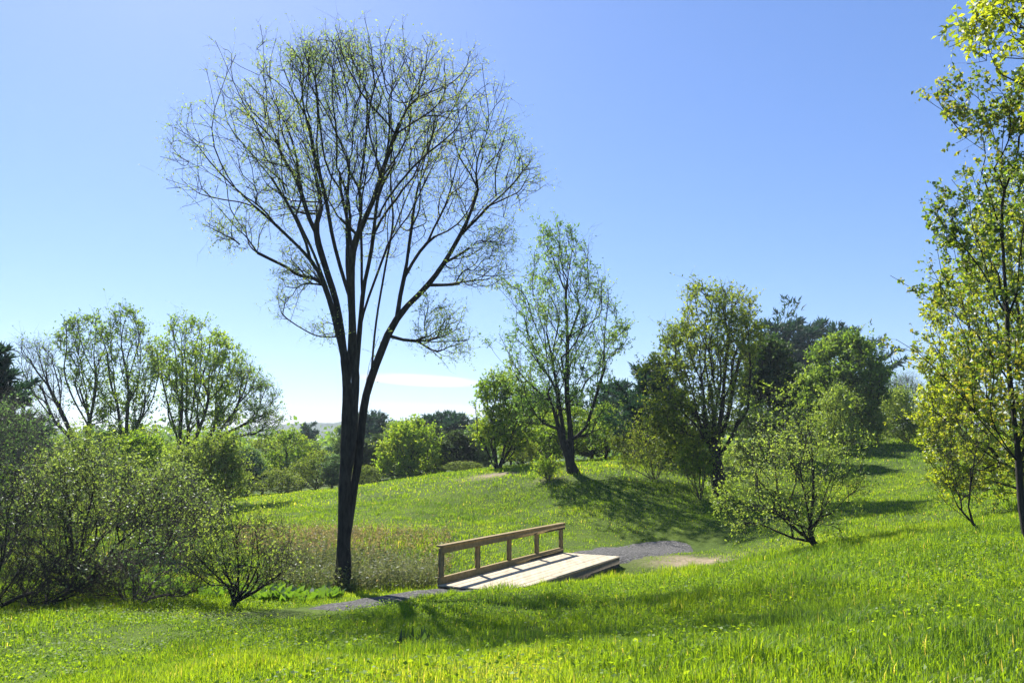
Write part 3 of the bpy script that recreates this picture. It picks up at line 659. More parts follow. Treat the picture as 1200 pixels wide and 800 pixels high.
# ------------------------------------------------------------------ dense many-stemmed tree
make_tree('maple_tree', 'broad many stemmed tree with olive crown casting the shadow on the slope', 'tree', (838,545), 36,
 [[(835,334),(852,336),(872,346),(893,385),(896,420),(882,470),(872,500),(850,508),(820,515),(790,530),(768,515),(757,470),(753,430),(780,392),(795,352),(815,339)]],
 [D(0,(838,545),(836,500),(832,450),(830,390),(832,345)), D(.8,(836,530),(828,480),(812,420),(800,370)), D(-.8,(838,530),(846,470),(852,400),(855,350)),
  D(1.2,(840,530),(858,470),(872,410),(880,380)), D(-1.2,(834,535),(815,485),(790,430),(775,400)), D(.6,(836,520),(842,460),(842,390),(845,340)), D(-1.5,(840,535),(862,500),(880,450))],
 n=900, rag=.45, rough=.05, rb=.33, rmin=.010, bf=.3, seg=.5, shell=.4, leaf='lf_olive', lsize=.12, ltwig=3.6, twigs=3, tlen=.5, tr=.006, trunkmin=.06, p=2.2, tvar=.25, tinth=.3)
# ------------------------------------------------------------------ trees at the left
GL = 'tall spring trees behind the shrubs'
make_tree('leafy_tree', 'twin stemmed tree with fresh green leaves beside the olive crowned clump', 'tree', (147,545), 42,
 [[(124,420),(118,382),(140,360),(166,372),(180,402),(182,440),(174,480),(178,510),(150,520),(128,515),(124,445)]],
 [D(0,(147,560),(147,522),(150,475),(151,445),(142,410),(140,375)), D(.8,(146,540),(142,510),(135,467),(127,435),(124,400)), D(-.8,(150,475),(165,450),(175,430)), D(.8,(148,520),(165,490),(178,465))],
 n=300, rb=.17, rmin=.011, seg=.5, leaf='lf_green', lsize=.12, ltwig=3.6, twigs=3, tlen=.5, tr=.006, trunkmin=.04, group=GL, shell=.4, base=None)
make_tree('leafy_tree', 'green leaved tree with a mossy leaning trunk next to the bare leaning tree', 'tree', (100,530), 43,
 [[(66,392),(82,374),(110,369),(124,392),(126,440),(128,490),(110,505),(96,470),(72,440)]],
 [D(0,(100,560),(103,497),(112,460),(125,430),(130,400)), D(1,(108,475),(95,440),(85,410)), D(-1,(103,500),(85,460),(68,436))],
 n=260, rb=.15, rmin=.011, seg=.5, leaf='lf_green', lsize=.12, ltwig=3.2, twigs=3, tlen=.5, tr=.006, trunkmin=.04, group=GL, shell=.4)
make_tree('bare_tree', 'nearly leafless tree leaning out beside the dark conifer', 'tree', (90,540), 40,
 [[(14,408),(34,398),(58,408),(70,440),(80,490),(60,500),(40,480),(26,455),(20,430)]],
 [D(0,(92,560),(87,515),(72,480),(55,450),(37,427),(20,410)), D(.8,(84,510),(66,498),(50,480),(30,457)), D(-.5,(72,480),(70,445),(62,415)), D(.5,(80,498),(84,470),(90,450))],
 n=220, rb=.14, rmin=.011, seg=.5, leaf='lf_green', lsize=.09, ltwig=.5, twigs=3, tlen=.6, tr=.006, trunkmin=.04, group=GL, shell=.3)
make_tree('clump_tree', 'clump of dark trunks under a rounded olive crown', 'tree', (220,560), 46,
 [[(174,412),(184,392),(212,376),(240,377),(262,394),(284,410),(294,440),(290,480),(270,505),(240,500),(215,515),(196,500),(184,455)]],
 [D(0,(212,575),(211,525),(213,470),(214,420),(212,395)), D(.8,(214,560),(222,500),(227,440),(225,400)), D(-.8,(216,560),(231,505),(236,450),(240,400)), D(.8,(218,560),(250,500),(253,440),(255,405)), D(-1,(212,540),(200,480),(192,430)), D(-.6,(236,530),(258,500),(270,450),(280,425))],
 n=520, rb=.26, rmin=.012, seg=.5, leaf='lf_lime', lsize=.125, ltwig=4.2, twigs=3, tlen=.5, tr=.006, trunkmin=.05, shell=.4, group=GL, p=2.2)
make_tree('spreading_tree', 'thin leaning tree with feathery pale twigs spreading from the olive clump', 'tree', (252,560), 45,
 [[(284,410),(306,428),(326,462),(328,490),(305,500),(285,470),(272,440)],[(290,470),(332,488),(325,515),(290,510)]],
 [D(0,(243,570),(247,515),(266,495),(282,472),(290,440),(296,420)), D(.8,(252,512),(280,500),(305,488),(322,478)), D(-.8,(256,505),(280,512),(310,505)), D(.5,(270,490),(300,455),(308,440))],
 n=260, rb=.13, rmin=.010, seg=.5, leaf='lf_aspen', lsize=.1, ltwig=1.6, twigs=3, tlen=.5, tr=.006, trunkmin=.04, shell=.3, group=GL)
def G(px, Y): x = xat(px, Y); return np.array([x, Y, gz(x, Y)])
def hgt(px, py, Y): return at(px, py, Y)[2] - gz(xat(px, Y), Y)
GC = 'dark conifers around the meadow'
conifer('conifer_tree', 'tall dark conifer standing at the edge of the picture above the shrubs', G(2, 30), hgt(5, 408, 30), 2.0, 17, .2, .34, group=GC, dens=1.6, irregular=.35)
conifer('conifer_tree', 'short dark conifer half hidden behind grey bare twigs under the leaning tree', G(58, 50), hgt(57, 490, 50), 1.9, 10, .1, .4, group=GC, dens=1.5)
# ------------------------------------------------------------------ shrubs on the near left
GS = 'wild shrubs in the wet hollow'
LOWBARE = lambda p: np.clip((p[:, 2] / p[:, 2].max() - .22) * 1.9, .06, 1.4)
def shrub(label, base_px, Y, crown, n=260, stems=None, leaf='lf_shrub', name='wild_shrub', group=GS, rb=.06, lsize=.075, ltwig=6, twigs=4, tlen=.4, rmin=.005, bark='bark_grey', **k):
    b = G(base_px[0], Y)
    if stems is None:
        loc = roughen(to_local(crown, b, Y), .07); q = len(loc); sp = [np.array([0, 0, -.1])]; sr = [-1]; cx = loc[:, 0].mean(); w = np.ptp(loc[:, 0]) / 2; h = loc[:, 1].max()
        for j in range(9):
            a = rng.uniform(-1, 1); dd = rng.uniform(-1, 1) * w * .7; e = np.array([cx + a * w * .75, dd, h * rng.uniform(.45, .8)])
            p0 = np.array([cx * .25 + a * .18 * w, dd * .15, 0.02]); sp.append(p0); sr.append(0); prev = len(sp) - 1
            for f in (.35, .7, 1.): sp.append(p0 + (e - p0) * np.array([f ** .9, f ** .9, f ** .75]) + rng.normal(size=3) * .05 * h); sr.append(prev); prev = len(sp) - 1
        pts = envelope([loc], int(n * 1.6), .85, .45); pts = pts[pts[:, 2] > .1]
        return plant(name, label, 'shrub', b, np.array(sp), np.array(sr), pts, rb=rb, rmin=rmin, bf=.25, seg=.3, leaf=leaf, lsize=lsize, ltwig=ltwig, twigs=twigs, tlen=tlen, bark=bark, tr=.0035, group=group, trunkmin=.016, parts=('stems', 'foliage'), flare=0, p=2.6, twig_all=.5, **k)
    return make_tree(name, label, 'shrub', base_px, Y, [crown], stems, n=n, rb=rb, rmin=rmin, bf=.25, seg=.3, leaf=leaf, lsize=lsize, ltwig=ltwig, twigs=twigs, tlen=tlen, bark=bark, tr=.0035, group=group, trunkmin=.016, parts=('stems', 'foliage'), flare=0, p=2.6, twig_all=.5, **k)
shrub('rounded open shrub with many thin dark stems standing alone on the lit grass', (285,712), 15.2,
  [(216,645),(230,618),(258,606),(290,600),(322,606),(346,632),(352,662),(335,684),(306,690),(262,690),(228,676)],
  230, [D(0,(285,713),(284,690),(280,655),(272,620)), D(.5,(284,710),(275,685),(258,655),(240,628)), D(-.5,(287,710),(294,680),(300,640),(305,612)), D(.6,(288,710),(305,685),(325,655),(335,635)), D(-.6,(283,708),(266,680),(245,665),(225,650)), D(.9,(286,705),(290,660),(286,615)), D(-.9,(289,705),(312,672),(345,655))],
  leaf='lf_vib', lsize=.045, ltwig=2.0, nsub=1, rb=.065, bark='bark_dark')
shrub('large arching shrub with crooked dark limbs and fine grey green leaves', (105,700), 16.5,
  [(20,590),(50,555),(95,530),(140,535),(190,550),(235,580),(256,600),(238,625),(215,650),(170,672),(110,690),(50,690),(18,650)],
  620, [D(0,(90,705),(95,670),(118,630),(150,605),(200,595),(240,590)), D(1,(88,700),(80,650),(70,600),(80,560)), D(-1,(95,690),(115,650),(125,600),(120,555)), D(1.2,(90,700),(60,660),(35,620)), D(-1.2,(95,690),(130,655),(175,635),(215,630)), D(.5,(125,615),(160,570),(190,560))],
  lsize=.052, ltwig=2.3, rb=.11, tlen=.45, bare=LOWBARE, bark='bark_dark')
shrub('dense shadowy shrub with bare grey twigs spilling over the picture edge', (10,735), 13.6,
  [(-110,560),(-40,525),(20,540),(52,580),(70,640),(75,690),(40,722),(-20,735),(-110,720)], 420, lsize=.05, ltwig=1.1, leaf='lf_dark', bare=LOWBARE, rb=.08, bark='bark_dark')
shrub('low brown twiggy shrub sprawling in front of the arching shrub', (180,702), 15.4,
  [(95,690),(110,660),(150,645),(195,640),(230,655),(240,685),(215,704),(150,712),(100,712)], 260, lsize=.05, ltwig=1.1, leaf='lf_sage', bare=LOWBARE, rb=.05, bark='dead')
shrub('low shaded thicket at the foot of the arching shrub beside the bright grass', (70,722), 14.6,
  [(10,700),(25,670),(70,655),(120,670),(135,700),(110,722),(60,732),(15,730)], 260, lsize=.055, ltwig=.9, leaf='lf_shrub', bare=LOWBARE, rb=.05, bark='bark_dark')
shrub('pale leafed tall shrub rising behind the arching shrub', (110,640), 24,
  [(40,560),(62,528),(100,508),(140,518),(165,545),(190,560),(200,600),(120,620),(50,610)], 420, lsize=.07, ltwig=2.3, leaf='lf_vib', bare=LOWBARE, rb=.09)
shrub('wide bush of small leaves sloping down towards the meadow edge', (205,625), 24,
  [(150,585),(172,550),(205,545),(235,558),(258,585),(272,605),(255,625),(200,632),(155,625)], 380, lsize=.07, ltwig=1.7, leaf='lf_shrub', bare=LOWBARE, rb=.07)
shrub('grey leafless thicket of upright twigs under the dark conifer', (25,640), 22,
  [(-40,540),(-15,485),(20,480),(45,495),(70,530),(75,590),(40,620),(-30,620)], 420, lsize=.06, ltwig=1.0, leaf='lf_sage', rb=.08, bark='bark_pale', twigs=6, tlen=.6)
shrub('lime green bush behind the tall pale shrub', (170,585), 36, [(140,530),(155,512),(178,508),(198,525),(205,570),(180,590),(145,585)], 200, lsize=.11, ltwig=6, leaf='lf_lime')
GW = 'willow bushes at the meadow edge'
for lb, px, Y, cr in [
  ('upright pale green willow bush with a pointed top', 238, 33, [(220,540),(228,522),(240,516),(252,530),(258,570),(250,590),(222,590)]),
  ('narrow willow bush squeezed beside the pointed one near the meadow', 268, 33.5, [(256,540),(262,524),(276,522),(284,545),(286,580),(260,590)]),
  ('short bluish willow bush in front of the clump trunks', 213, 32, [(196,560),(205,535),(218,532),(226,560),(226,592),(200,596)])]:
    shrub(lb, (px, 585), Y, cr, 240, lsize=.1, ltwig=2.6, twigs=3, tlen=.6, leaf='lf_vib', name='willow_bush', group=GW, lean=.7)
# ------------------------------------------------------------------ shrubs at the right and on the rise
make_tree('viburnum_shrub', 'tall layered shrub with pale leaf sprays standing in front of the shaded slope', 'shrub', (945,642), 20,
 [[(866,478),(872,446),(890,452),(897,478),(918,455),(938,440),(962,446),(984,470),(996,500),(1004,540),(1010,562),(985,585),(985,606),(972,632),(948,644),(918,634),(880,612),(842,588),(836,556),(858,540),(866,505)]],
 [D(0,(945,645),(948,620),(952,590),(954,560),(950,500),(945,460)), D(.7,(943,640),(925,610),(905,572),(882,535)), D(-.7,(947,630),(965,592),(985,558)), D(1.,(952,580),(930,540),(905,500),(880,470)), D(-1,(953,560),(975,520),(985,485)), D(-1.1,(935,625),(900,600),(860,580)), D(.8,(953,545),(940,490),(925,465))],
 n=340, rag=.58, rough=.1, rb=.085, rmin=.006, seg=.3, leaf='lf_vib', lsize=.062, ltwig=3.8, twigs=3, tlen=.36, tr=.004, trunkmin=.018, parts=('stems','foliage'), flare=0, bf=.3, up=1.4, lean=.05, p=2.4)
make_tree('sapling', 'thin leafless sapling stems rising from the grass beside the near maple', 'sapling', (1130,625), 16,
 [[(1085,520),(1095,490),(1120,475),(1150,480),(1160,530),(1150,590),(1110,585),(1090,555)]],
 [D(0,(1128,628),(1118,590),(1108,552),(1094,508)), D(.3,(1130,625),(1124,580),(1118,530),(1120,490)), D(-.3,(1137,626),(1136,570),(1137,520),(1145,490)), D(.4,(1126,620),(1108,590),(1092,560)), D(-.4,(1120,600),(1100,600),(1085,580))],
 n=80, rb=.03, rmin=.004, seg=.3, leaf='lf_maple', lsize=.055, ltwig=.3, twigs=3, tlen=.3, tr=.003, trunkmin=.012, parts=('stems','foliage'), flare=0)
make_tree('maple_sapling', 'near leaning maple with small dangling leaves and long bare lower limbs', 'tree', (1207,655), 11,
 [[(1058,318),(1078,308),(1110,326),(1128,332),(1120,290),(1098,258),(1074,243),(1078,230),(1108,240),(1120,222),(1128,180),(1110,130),(1094,104),(1110,92),(1150,105),(1200,120),(1270,160),(1330,260),(1330,520),(1260,560),(1190,520),(1130,470),(1090,436),(1066,412),(1038,402),(1046,388),(1078,396),(1100,400),(1090,350)]],
 [D(0,(1200,658),(1198,600),(1194,540),(1187,450),(1181,370),(1178,300),(1172,220),(1178,130),(1185,90)), D(-.5,(1196,560),(1161,506),(1115,457),(1085,430),(1055,410),(1038,401)),
  D(.8,(1188,460),(1150,385),(1110,345),(1062,314)), D(-.8,(1181,370),(1130,300),(1098,258),(1074,240)), D(.6,(1178,300),(1160,200),(1138,152),(1118,115),(1097,102)), D(.8,(1196,560),(1230,480),(1270,380),(1290,280)), D(-1,(1190,480),(1215,380),(1240,260),(1250,170)), D(1,(1194,540),(1150,480),(1120,440),(1090,420))],
 flare=.1, n=700, rb=.047, rmin=.004, seg=.25, leaf='lf_maple', lsize=.054, ltwig=5.4, twigs=2, tlen=.22, tr=.0022, trunkmin=.012, bf=.3, up=.6, wid=.75, droop=.45, dscale=.9, p=2.5, tvar=.3, shell=.3)
make_tree('leaning_maple', 'bright yellow green boughs hanging in from a tree beyond the picture edge', 'tree', (1300,720), 9.2,
 [[(1112,62),(1122,24),(1146,8),(1160,-20),(1190,-70),(1260,-120),(1400,-140),(1440,40),(1400,180),(1300,160),(1230,150),(1196,100),(1170,72),(1140,36)]],
 [D(0,(1330,730),(1325,550),(1310,380),(1300,220),(1280,100),(1260,-20)), D(-.6,(1300,220),(1250,120),(1200,60),(1150,30),(1120,45)), D(.6,(1290,150),(1240,70),(1190,10),(1160,-10)), D(1,(1310,300),(1360,150),(1390,0))],
 n=420, rb=.09, rmin=.0045, seg=.25, leaf='lf_bright', lsize=.08, ltwig=3.6, twigs=3, tlen=.26, tr=.0022, trunkmin=.012, bf=.3, up=.6, wid=.5, droop=.6, dscale=.6, p=2.5)
make_tree('bright_tree', 'full lime green tree glowing behind the near maple', 'tree', (1205,590), 23,
 [[(1086,480),(1078,430),(1096,370),(1112,330),(1135,295),(1150,255),(1172,215),(1210,180),(1270,200),(1300,330),(1300,520),(1280,590),(1170,590),(1110,560),(1076,515)]],
 None, rag=.25, n=1000, rb=.16, rmin=.008, seg=.4, leaf='lf_bright', lsize=.095, ltwig=9, twigs=3, tlen=.42, tr=.005, trunkmin=.035, shell=.5)
GH = 'shrubs along the top of the slope'
for lb, px, Y, cr, lf in [
  ('yellow green bush on the skyline beside the dark round tree', 1018, 50, [(1000,490),(1008,470),(1022,462),(1036,478),(1038,510),(1000,518)], 'lf_lime'),
  ('tallest pale bush on the crest between its two neighbours', 1052, 51, [(1034,480),(1042,464),(1058,458),(1072,472),(1074,512),(1036,518)], 'lf_vib'),
  ('crest bush partly behind the bright boughs of the near maple', 1088, 50, [(1070,490),(1080,470),(1098,460),(1112,480),(1112,515),(1072,520)], 'lf_lime'),
  ('grey green twiggy bush under the big round green tree', 978, 46, [(955,490),(965,462),(985,455),(1000,470),(1004,515),(960,525)], 'lf_vib')]:
    shrub(lb, (px, 515), Y, cr, 260, lsize=.11, ltwig=3, leaf=lf, name='crest_bush', group=GH, tlen=.5)
GU = 'undergrowth bushes around the dense tree'
for lb, px, Y, cr, lf in [
  ('olive bush below the spruce beside the dense tree', 762, 39, [(728,530),(735,500),(755,488),(780,495),(792,530),(790,552),(735,552)], 'lf_olive'),
  ('low leafy bush touching the trunk foot of the dense tree', 812, 35.5, [(795,545),(802,525),(818,520),(832,535),(832,556),(798,558)], 'lf_lime'),
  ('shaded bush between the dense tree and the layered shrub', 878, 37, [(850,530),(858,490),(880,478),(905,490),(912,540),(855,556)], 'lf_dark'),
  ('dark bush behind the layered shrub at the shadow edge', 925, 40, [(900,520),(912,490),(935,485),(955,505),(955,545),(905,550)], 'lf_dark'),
  ('tiny pale bush on the grass beside the airy tree', 641, 39, [(630,552),(634,538),(646,536),(652,550),(648,560),(632,560)], 'lf_lime')]:
    shrub(lb, (px, 545), Y, cr, 60 if px == 641 else 200, lsize=.1, ltwig=2.2, leaf=lf, name='undergrowth_bush', group=GU, tlen=.55, twigs=3)
# ------------------------------------------------------------------ trees behind the meadow
GM = 'trees behind the meadow'
make_tree('round_tree', 'rounded yellow green tree with an even dome at the far meadow edge', 'tree', (484,570), 57,
 [[(447,525),(455,506),(472,496),(488,494),(508,505),(521,528),(524,555),(505,566),(460,566),(446,550)]], None, n=420, rb=.16, rmin=.014, seg=.6, leaf='lf_lime', lsize=.16, ltwig=6.5, twigs=3, tlen=.55, tr=.008, trunkmin=.05, group=GM, shell=.5, tinth=.4)
make_tree('stem_cluster_tree', 'yellowish tree with a fan of thin trunks left of the airy tree', 'tree', (583,558), 47,
 [[(552,470),(560,450),(578,440),(600,441),(618,456),(628,485),(626,515),(606,530),(580,525),(560,520)]],
 [D(0,(588,558),(590,520),(586,480),(580,450)), D(.6,(582,558),(578,515),(566,475)), D(-.6,(592,556),(600,510),(606,465)), D(.8,(594,556),(612,515),(622,480)), D(-.8,(580,558),(570,530),(558,500)), D(.3,(576,560),(575,520),(578,480))],
 n=420, rb=.15, rmin=.013, seg=.5, leaf='lf_lime', lsize=.13, ltwig=5, twigs=3, tlen=.5, tr=.007, trunkmin=.04, group=GM, shell=.4)
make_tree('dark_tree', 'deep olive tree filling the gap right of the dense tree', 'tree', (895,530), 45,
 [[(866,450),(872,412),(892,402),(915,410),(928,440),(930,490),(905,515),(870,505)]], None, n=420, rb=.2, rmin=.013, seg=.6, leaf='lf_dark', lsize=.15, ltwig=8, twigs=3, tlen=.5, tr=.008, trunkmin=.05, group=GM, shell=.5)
make_tree('dome_tree', 'big domed maple, lime on its sunny side, below the pines', 'tree', (990,520), 50,
 [[(944,440),(952,415),(968,400),(990,394),(1012,402),(1034,424),(1040,450),(1030,475),(1005,490),(965,488),(945,470)]], None, n=600, rb=.25, rmin=.013, seg=.6, leaf='lf_green', lsize=.16, ltwig=5, rag=.4, twigs=3, tlen=.5, tr=.008, trunkmin=.06, group=GM, shell=.55)
make_tree('pale_tree', 'distant bare pale tree on the skyline above the crest bushes', 'tree', (1058,500), 72,
 [[(1036,470),(1042,448),(1060,440),(1078,452),(1080,480),(1050,490)]], None, n=200, rb=.14, rmin=.014, seg=.6, leaf='lf_sage', lsize=.1, ltwig=1.2, twigs=4, tlen=.8, tr=.009, trunkmin=.05, group=GM, bark='bark_pale')
for lb, px, py, Y, R, nw, tu in [
  ('pine peak nearest the dense tree on the hilltop', 914, 378, 88, 4.2, 9, .7), ('pine peak in the middle of the hilltop group', 941, 381, 90, 3.8, 10, .7), ('lone flat topped pine above the domed maple', 984, 381, 92, 4.6, 8, .7),
  ('bushy spruce tucked behind the dense tree', 766, 436, 47, 2.0, 14, .42), ('pine peeking over the stem cluster tree', 622, 466, 64, 2.6, 12, .5), ('pine behind the airy tree trunk', 716, 452, 70, 2.6, 12, .5),
  ('dark pine just right of the big elm trunk', 428, 486, 84, 2.3, 11, .5), ('pine with a bent top above the dome shaped tree', 449, 485, 88, 2.5, 11, .5), ('first of the twin pines behind the dome shaped tree', 503, 488, 86, 2.0, 11, .5),
  ('second twin pine with the broader crown', 521, 487, 88, 2.4, 11, .5), ('pine between the twin pines and the stem cluster tree', 537, 488, 84, 2.4, 11, .5),
  ('small lone pine far off over the low woods', 366, 497, 110, 2.0, 10, .5), ('young dark conifer at the meadow edge near the willow bushes', 292, 536, 55, 1.3, 12, .32)]:
    conifer('pine_tree', lb, G(px, Y), hgt(px, py, Y), R, nw, .2 if py > 430 else .3, tu, group=GC, dens=1.0, shape=.7, irregular=.45, lean=rng.normal() * .3)
# kinds that repeat: one of each, then copies
def proto(name, label, leaf, outline, n, lsize, ltwig, bark='bark_grey', twigs=3, tlen=.55, shell=.5, rb=.16):
    pts = envelope([np.array(outline, float)], int(n * 1.6), .9, shell); h = max(z for _, z in outline)
    hs = np.linspace(0, h * .7, 6); sp = np.array([[0, 0, -.2]] + [[.12 * math.sin(z * 1.1), .1 * math.cos(z), z] for z in hs]); sr = np.arange(len(sp)) - 1
    return plant(name, label, 'tree', np.zeros(3), sp, sr, pts, rb=rb, rmin=.014, bf=.3, seg=.6, leaf=leaf, lsize=lsize, ltwig=ltwig, twigs=twigs, tlen=tlen, bark=bark, tr=.008, trunkmin=.05, group=GM, tinth=.2)
OUT_R = [(-2.6,2.2),(-2.9,4.2),(-2.0,6.2),(-.8,7.6),(.3,8),(1.6,7.0),(2.6,5.4),(2.8,3.4),(2.3,1.8),(0,1.2)]
OUT_T = [(-1.5,1.5),(-1.9,3.5),(-1.4,5.6),(-.7,7.3),(0,8),(.9,7.2),(1.6,5.2),(1.9,3.0),(1.2,1.2),(0,.9)]
OUT_W = [(-3.4,1.2),(-3.6,3.2),(-2.6,5.0),(-1.0,6.0),(.8,6.4),(2.4,5.4),(3.4,3.8),(3.5,1.8),(2.4,.8),(-1.5,.7)]
PR = {}
TREES = [
 ('lime_tree', 'lf_lime', OUT_R, 8., 5.8, [(345,503,61,66,'lime crowned tree left of the elm trunk at the meadow edge'), (643,478,55,70,'yellow green tree filling the space behind the airy tree'), (706,474,54,62,'yellow green tree right behind the airy tree trunk'), (668,474,52,62,'short lime tree at the foot of the airy tree'), (612,468,58,60,'lime tree rising behind the stem cluster tree'), (738,466,57,56,'lime tree left of the spruce, rising over an olive crown'), (786,486,55,50,'lime tree low between the spruce and the dense tree'), (25,520,62,80,'lime tree glimpsed beneath the leaning bare tree'), (1010,452,60,60,'lime tree behind the crest bushes')]),
 ('olive_tree', 'lf_olive', OUT_W, 6.4, 6, [(378,528,57,62,'squat olive tree right beside the elm trunk'), (742,486,51,60,'olive tree between the airy tree and the spruce'), (318,512,64,62,'olive tree behind the willow bushes'), (608,508,49,46,'low olive tree under the stem cluster crown'), (185,500,64,90,'wide olive tree behind the clump trunks'), (290,552,52,46,'low olive thicket by the young dark conifer'), (338,549,53,56,'low olive thicket beneath the lime crowned tree'), (430,545,54,44,'low olive thicket at the foot of the dark evergreen'), (545,540,52,50,'low olive thicket beside the stem cluster tree'), (778,512,46,60,'wide olive tree under the spruce')]),
 ('sage_tree', 'lf_sage', OUT_T, 8., 4.6, [(300,524,58,42,'grey green slim tree beside the young dark conifer'), (397,532,56,36,'grey green slim tree half behind the elm trunk'), (760,468,56,46,'slim pale tree by the spruce'), (727,480,57,40,'slim pale tree rising between lime and olive crowns'), (556,498,58,38,'slim grey tree left of the stem cluster'), (130,500,66,60,'slim grey tree behind the twin stemmed tree'), (1108,440,62,60,'slim pale tree behind the near maple leaves')]),
 ('evergreen_tree', 'lf_dark', OUT_T, 8., 9, [(428,516,60,46,'dark evergreen just right of the elm trunk'), (537,506,57,48,'dark blue green evergreen right of the dome shaped tree'), (412,508,66,40,'dark evergreen showing on both sides of the elm trunk'), (510,500,66,44,'dark evergreen behind the dome shaped tree'), (562,508,60,40,'dark evergreen between the meadow edge and the stem cluster'), (446,512,68,44,'dark evergreen at the shoulder of the dome shaped tree'), (690,500,60,50,'dark evergreen in the gap behind the airy tree'), (640,505,58,50,'dark evergreen low behind the stem cluster'), (930,430,56,60,'dark evergreen between the dense tree and the pines'), (955,440,58,60,'dark evergreen below the hilltop pines'), (270,520,66,60,'dark evergreen deep behind the willow bushes')]),
 ('woodland_tree', 'lf_green', OUT_R, 8., 6, [(470,494,84,60,'far green tree top behind the dome shaped tree'), (408,498,90,44,'far green tree top beside the elm trunk'), (545,496,86,50,'far green tree top over the dark evergreen'), (600,476,66,50,'green tree showing behind the stem cluster crown'), (690,480,64,56,'green tree showing behind the airy tree'), (750,470,60,50,'green tree showing between spruce and olive tree'), (365,516,80,60,'far green tree over the squat olive tree'), (325,518,90,60,'far green tree over the willow bushes'), (790,500,50,60,'green tree low behind the dense tree'), (240,515,80,70,'far green tree seen between the clump trunks')]),
]
for nm, lf, ol, H0, lt, spots in TREES:
    W0 = max(a for a, _ in ol) - min(a for a, _ in ol); pr = proto(nm, spots[0][4], lf, ol, 300, .17 if lf != 'lf_dark' else .16, lt, bark='bark_pale' if lf == 'lf_sage' else 'bark_dark')
    for i, (px, py, Y, wpx, lb) in enumerate(spots):
        h = hgt(px, py, Y); sx = wpx / FOC * Y / W0; sc = (sx, sx, h / H0)
        o = pr if i == 0 else copy_tree(pr, (0, 0, 0), 0, 1, lb)
        o.location = G(px, Y); o.scale = sc; o.rotation_euler = (0, 0, 0 if i == 0 else rng.uniform(0, 6.28)); o['group'] = GM
# far woods that read as one mass
g = Geo(); n = 70000; y = rng.uniform(115, 260, n); x = rng.uniform(-1, 1, n) * y * 1.0; cx = np.floor(x / 6); cyy = np.floor(y / 9)
top = 4.5 + 5.0 * _tab[cx.astype(int) % 64, cyy.astype(int) % 64]; dx = (x / 6 - cx - .5) * 2; dome = np.sqrt(np.clip(1 - dx * dx * .8, .1, 1))
z = top * dome * np.sqrt(rng.uniform(.02, 1, n)) + ground(x, y)
leaves(g, np.stack([x, y, z], 1), rng.normal(size=(n, 3)), .75, np.clip(_tab[(cx.astype(int) + 9) % 64, cyy.astype(int) % 64] * .8 + rng.normal(size=n) * .12, 0, 1), 0, .5, .7)
tag(g.build('distant_woods', [M['lf_green']]), 'far off woods closing the valley below the hills', 'woods', kind='stuff')
# ------------------------------------------------------------------ world, light, air, camera
SUN_AZ, SUN_EL = -27.0, 47.0
w = bpy.data.worlds.new('World'); S.world = w; w.use_nodes = True; nt = w.node_tree; nt.nodes.clear()
sky = N(nt, 'ShaderNodeTexSky', sky_type='NISHITA'); sky.sun_disc = False
sky.sun_elevation = math.radians(SUN_EL); sky.sun_rotation = math.radians(SUN_AZ)
sky.air_density = 1; sky.dust_density = .3; sky.ozone_density = 8
hs = N(nt, 'ShaderNodeHueSaturation'); hs.inputs['Saturation'].default_value = 1.22; hs.inputs['Hue'].default_value = .5135; gm = N(nt, 'ShaderNodeGamma'); gm.inputs[1].default_value = .726; nt.links.new(sky.outputs[0], gm.inputs[0]); nt.links.new(gm.outputs[0], hs.inputs['Color'])
tc = N(nt, 'ShaderNodeTexCoord'); sp = N(nt, 'ShaderNodeSeparateXYZ'); nt.links.new(tc.outputs['Generated'], sp.inputs[0])
def math_(op, a, b=None, c=None):
    n = N(nt, 'ShaderNodeMath', operation=op)
    for i, v in enumerate((a, b, c)):
        if v is None: continue
        if isinstance(v, (int, float)): n.inputs[i].default_value = v
        else: nt.links.new(v, n.inputs[i])
    return n.outputs[0]
azm = math_('ARCTAN2', sp.outputs[0], sp.outputs[1]); ele = math_('ARCSINE', sp.outputs[2])
cmb = N(nt, 'ShaderNodeCombineXYZ'); nt.links.new(math_('MULTIPLY', azm, 9), cmb.inputs[0]); nt.links.new(math_('MULTIPLY', ele, 70), cmb.inputs[1])
nz = N(nt, 'ShaderNodeTexNoise'); nz.inputs['Scale'].default_value = 1.0; nz.inputs['Detail'].default_value = 7; nz.inputs['Distortion'].default_value = .6; nt.links.new(cmb.outputs[0], nz.inputs[0])
tot = None
for az, el, wa, we, k in [(-6.8, 5.3, 5.0, .5, 1.6), (-5.5, 3.2, 7.5, .5, .55), (-15, 2.0, 7, .9, .8), (-28, 1.6, 9, .7, .5)]:   # thin cloud streaks low over the hills
    a = math_('DIVIDE', math_('SUBTRACT', azm, math.radians(az)), math.radians(wa)); e = math_('DIVIDE', math_('SUBTRACT', math_('ADD', ele, math_('MULTIPLY', azm, .045)), math.radians(el) + math.radians(az) * .045), math.radians(we))
    d = math_('ADD', math_('MULTIPLY', a, a), math_('MULTIPLY', e, e)); f = math_('MULTIPLY', math_('MAXIMUM', math_('SUBTRACT', 1.0, d), 0.0), k)
    tot = f if tot is None else math_('MAXIMUM', tot, f)
cov = math_('MINIMUM', math_('MULTIPLY', tot, math_('MULTIPLY', nz.outputs['Fac'], 2.4)), 1.0)
mx = N(nt, 'ShaderNodeMix', data_type='RGBA'); nt.links.new(cov, mx.inputs[0]); nt.links.new(hs.outputs[0], mx.inputs[6]); mx.inputs[7].default_value = (3.75, 3.75, 3.75, 1)
bg = N(nt, 'ShaderNodeBackground'); bg.inputs[1].default_value = .124; nt.links.new(mx.outputs[2], bg.inputs[0])
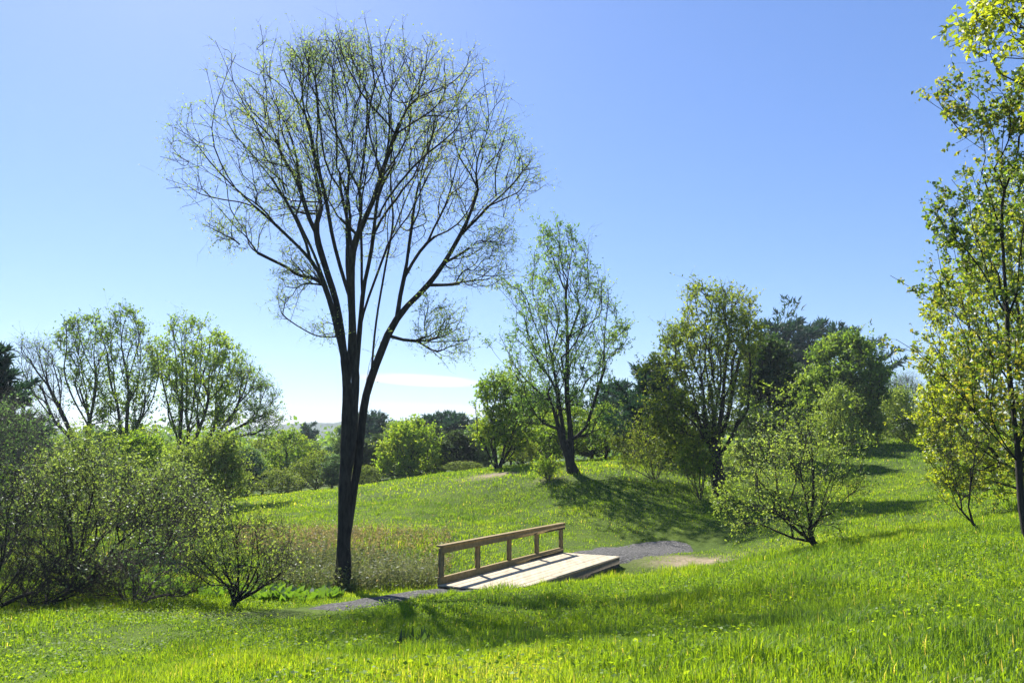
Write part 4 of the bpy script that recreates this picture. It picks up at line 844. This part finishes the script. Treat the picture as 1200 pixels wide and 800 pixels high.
ow = N(nt, 'ShaderNodeOutputWorld'); nt.links.new(bg.outputs[0], ow.inputs[0])
ld = bpy.data.lights.new('sun', 'SUN'); ld.energy = 5.0; ld.angle = math.radians(.53); ld.color = (1, .95, .87)
lo = bpy.data.objects.new('sun', ld); COL.objects.link(lo)
az, el = math.radians(SUN_AZ), math.radians(SUN_EL); sd = Vector((math.sin(az) * math.cos(el), math.cos(az) * math.cos(el), math.sin(el)))
lo.rotation_euler = sd.to_track_quat('Z', 'Y').to_euler(); lo.location = (0, 0, 50)
g = Geo(); g.add([[sx * 1540, y, z] for z in (-6, 70) for y in (-330, 1540) for sx in (-1, 1)], [np.array([[0,2,3,1],[4,5,7,6],[0,1,5,4],[2,6,7,3],[0,4,6,2],[1,3,7,5]])])
m, nt, om = mat('air_haze'); v = N(nt, 'ShaderNodeVolumePrincipled'); v.inputs['Color'].default_value = (.75, .87, 1, 1); v.inputs['Density'].default_value = .00034; v.inputs['Anisotropy'].default_value = .3
nt.links.new(v.outputs[0], om.inputs['Volume'])
HAZE = g.build('haze', [m]); tag(HAZE, 'thin blue air over the whole meadow', 'haze', kind='stuff')
cd = bpy.data.cameras.new('camera'); cd.sensor_width = 36; cd.sensor_fit = 'HORIZONTAL'; cd.lens = FOC / 1200 * 36; cd.clip_start = .05; cd.clip_end = 5000
co = bpy.data.objects.new('camera', cd); COL.objects.link(co); co.location = (0, 0, EYE); co.rotation_euler = (math.pi / 2 + TH, 0, 0); S.camera = co
vs = S.view_settings; vs.view_transform = 'Standard'; vs.look = 'None'; vs.exposure = 1.15; vs.gamma = 1; vs.use_curve_mapping = False
S.render.engine = 'CYCLES'; cy = S.cycles; cy.max_bounces = 7; cy.diffuse_bounces = 3; cy.glossy_bounces = 2; cy.transmission_bounces = 4; cy.transparent_max_bounces = 6; cy.volume_bounces = 0
cy.caustics_reflective = False; cy.caustics_refractive = False; cy.use_denoising = True; cy.denoiser = 'OPENIMAGEDENOISE'; cy.denoising_input_passes = 'RGB_ALBEDO_NORMAL'; cy.use_adaptive_sampling = False
S.render.use_persistent_data = False
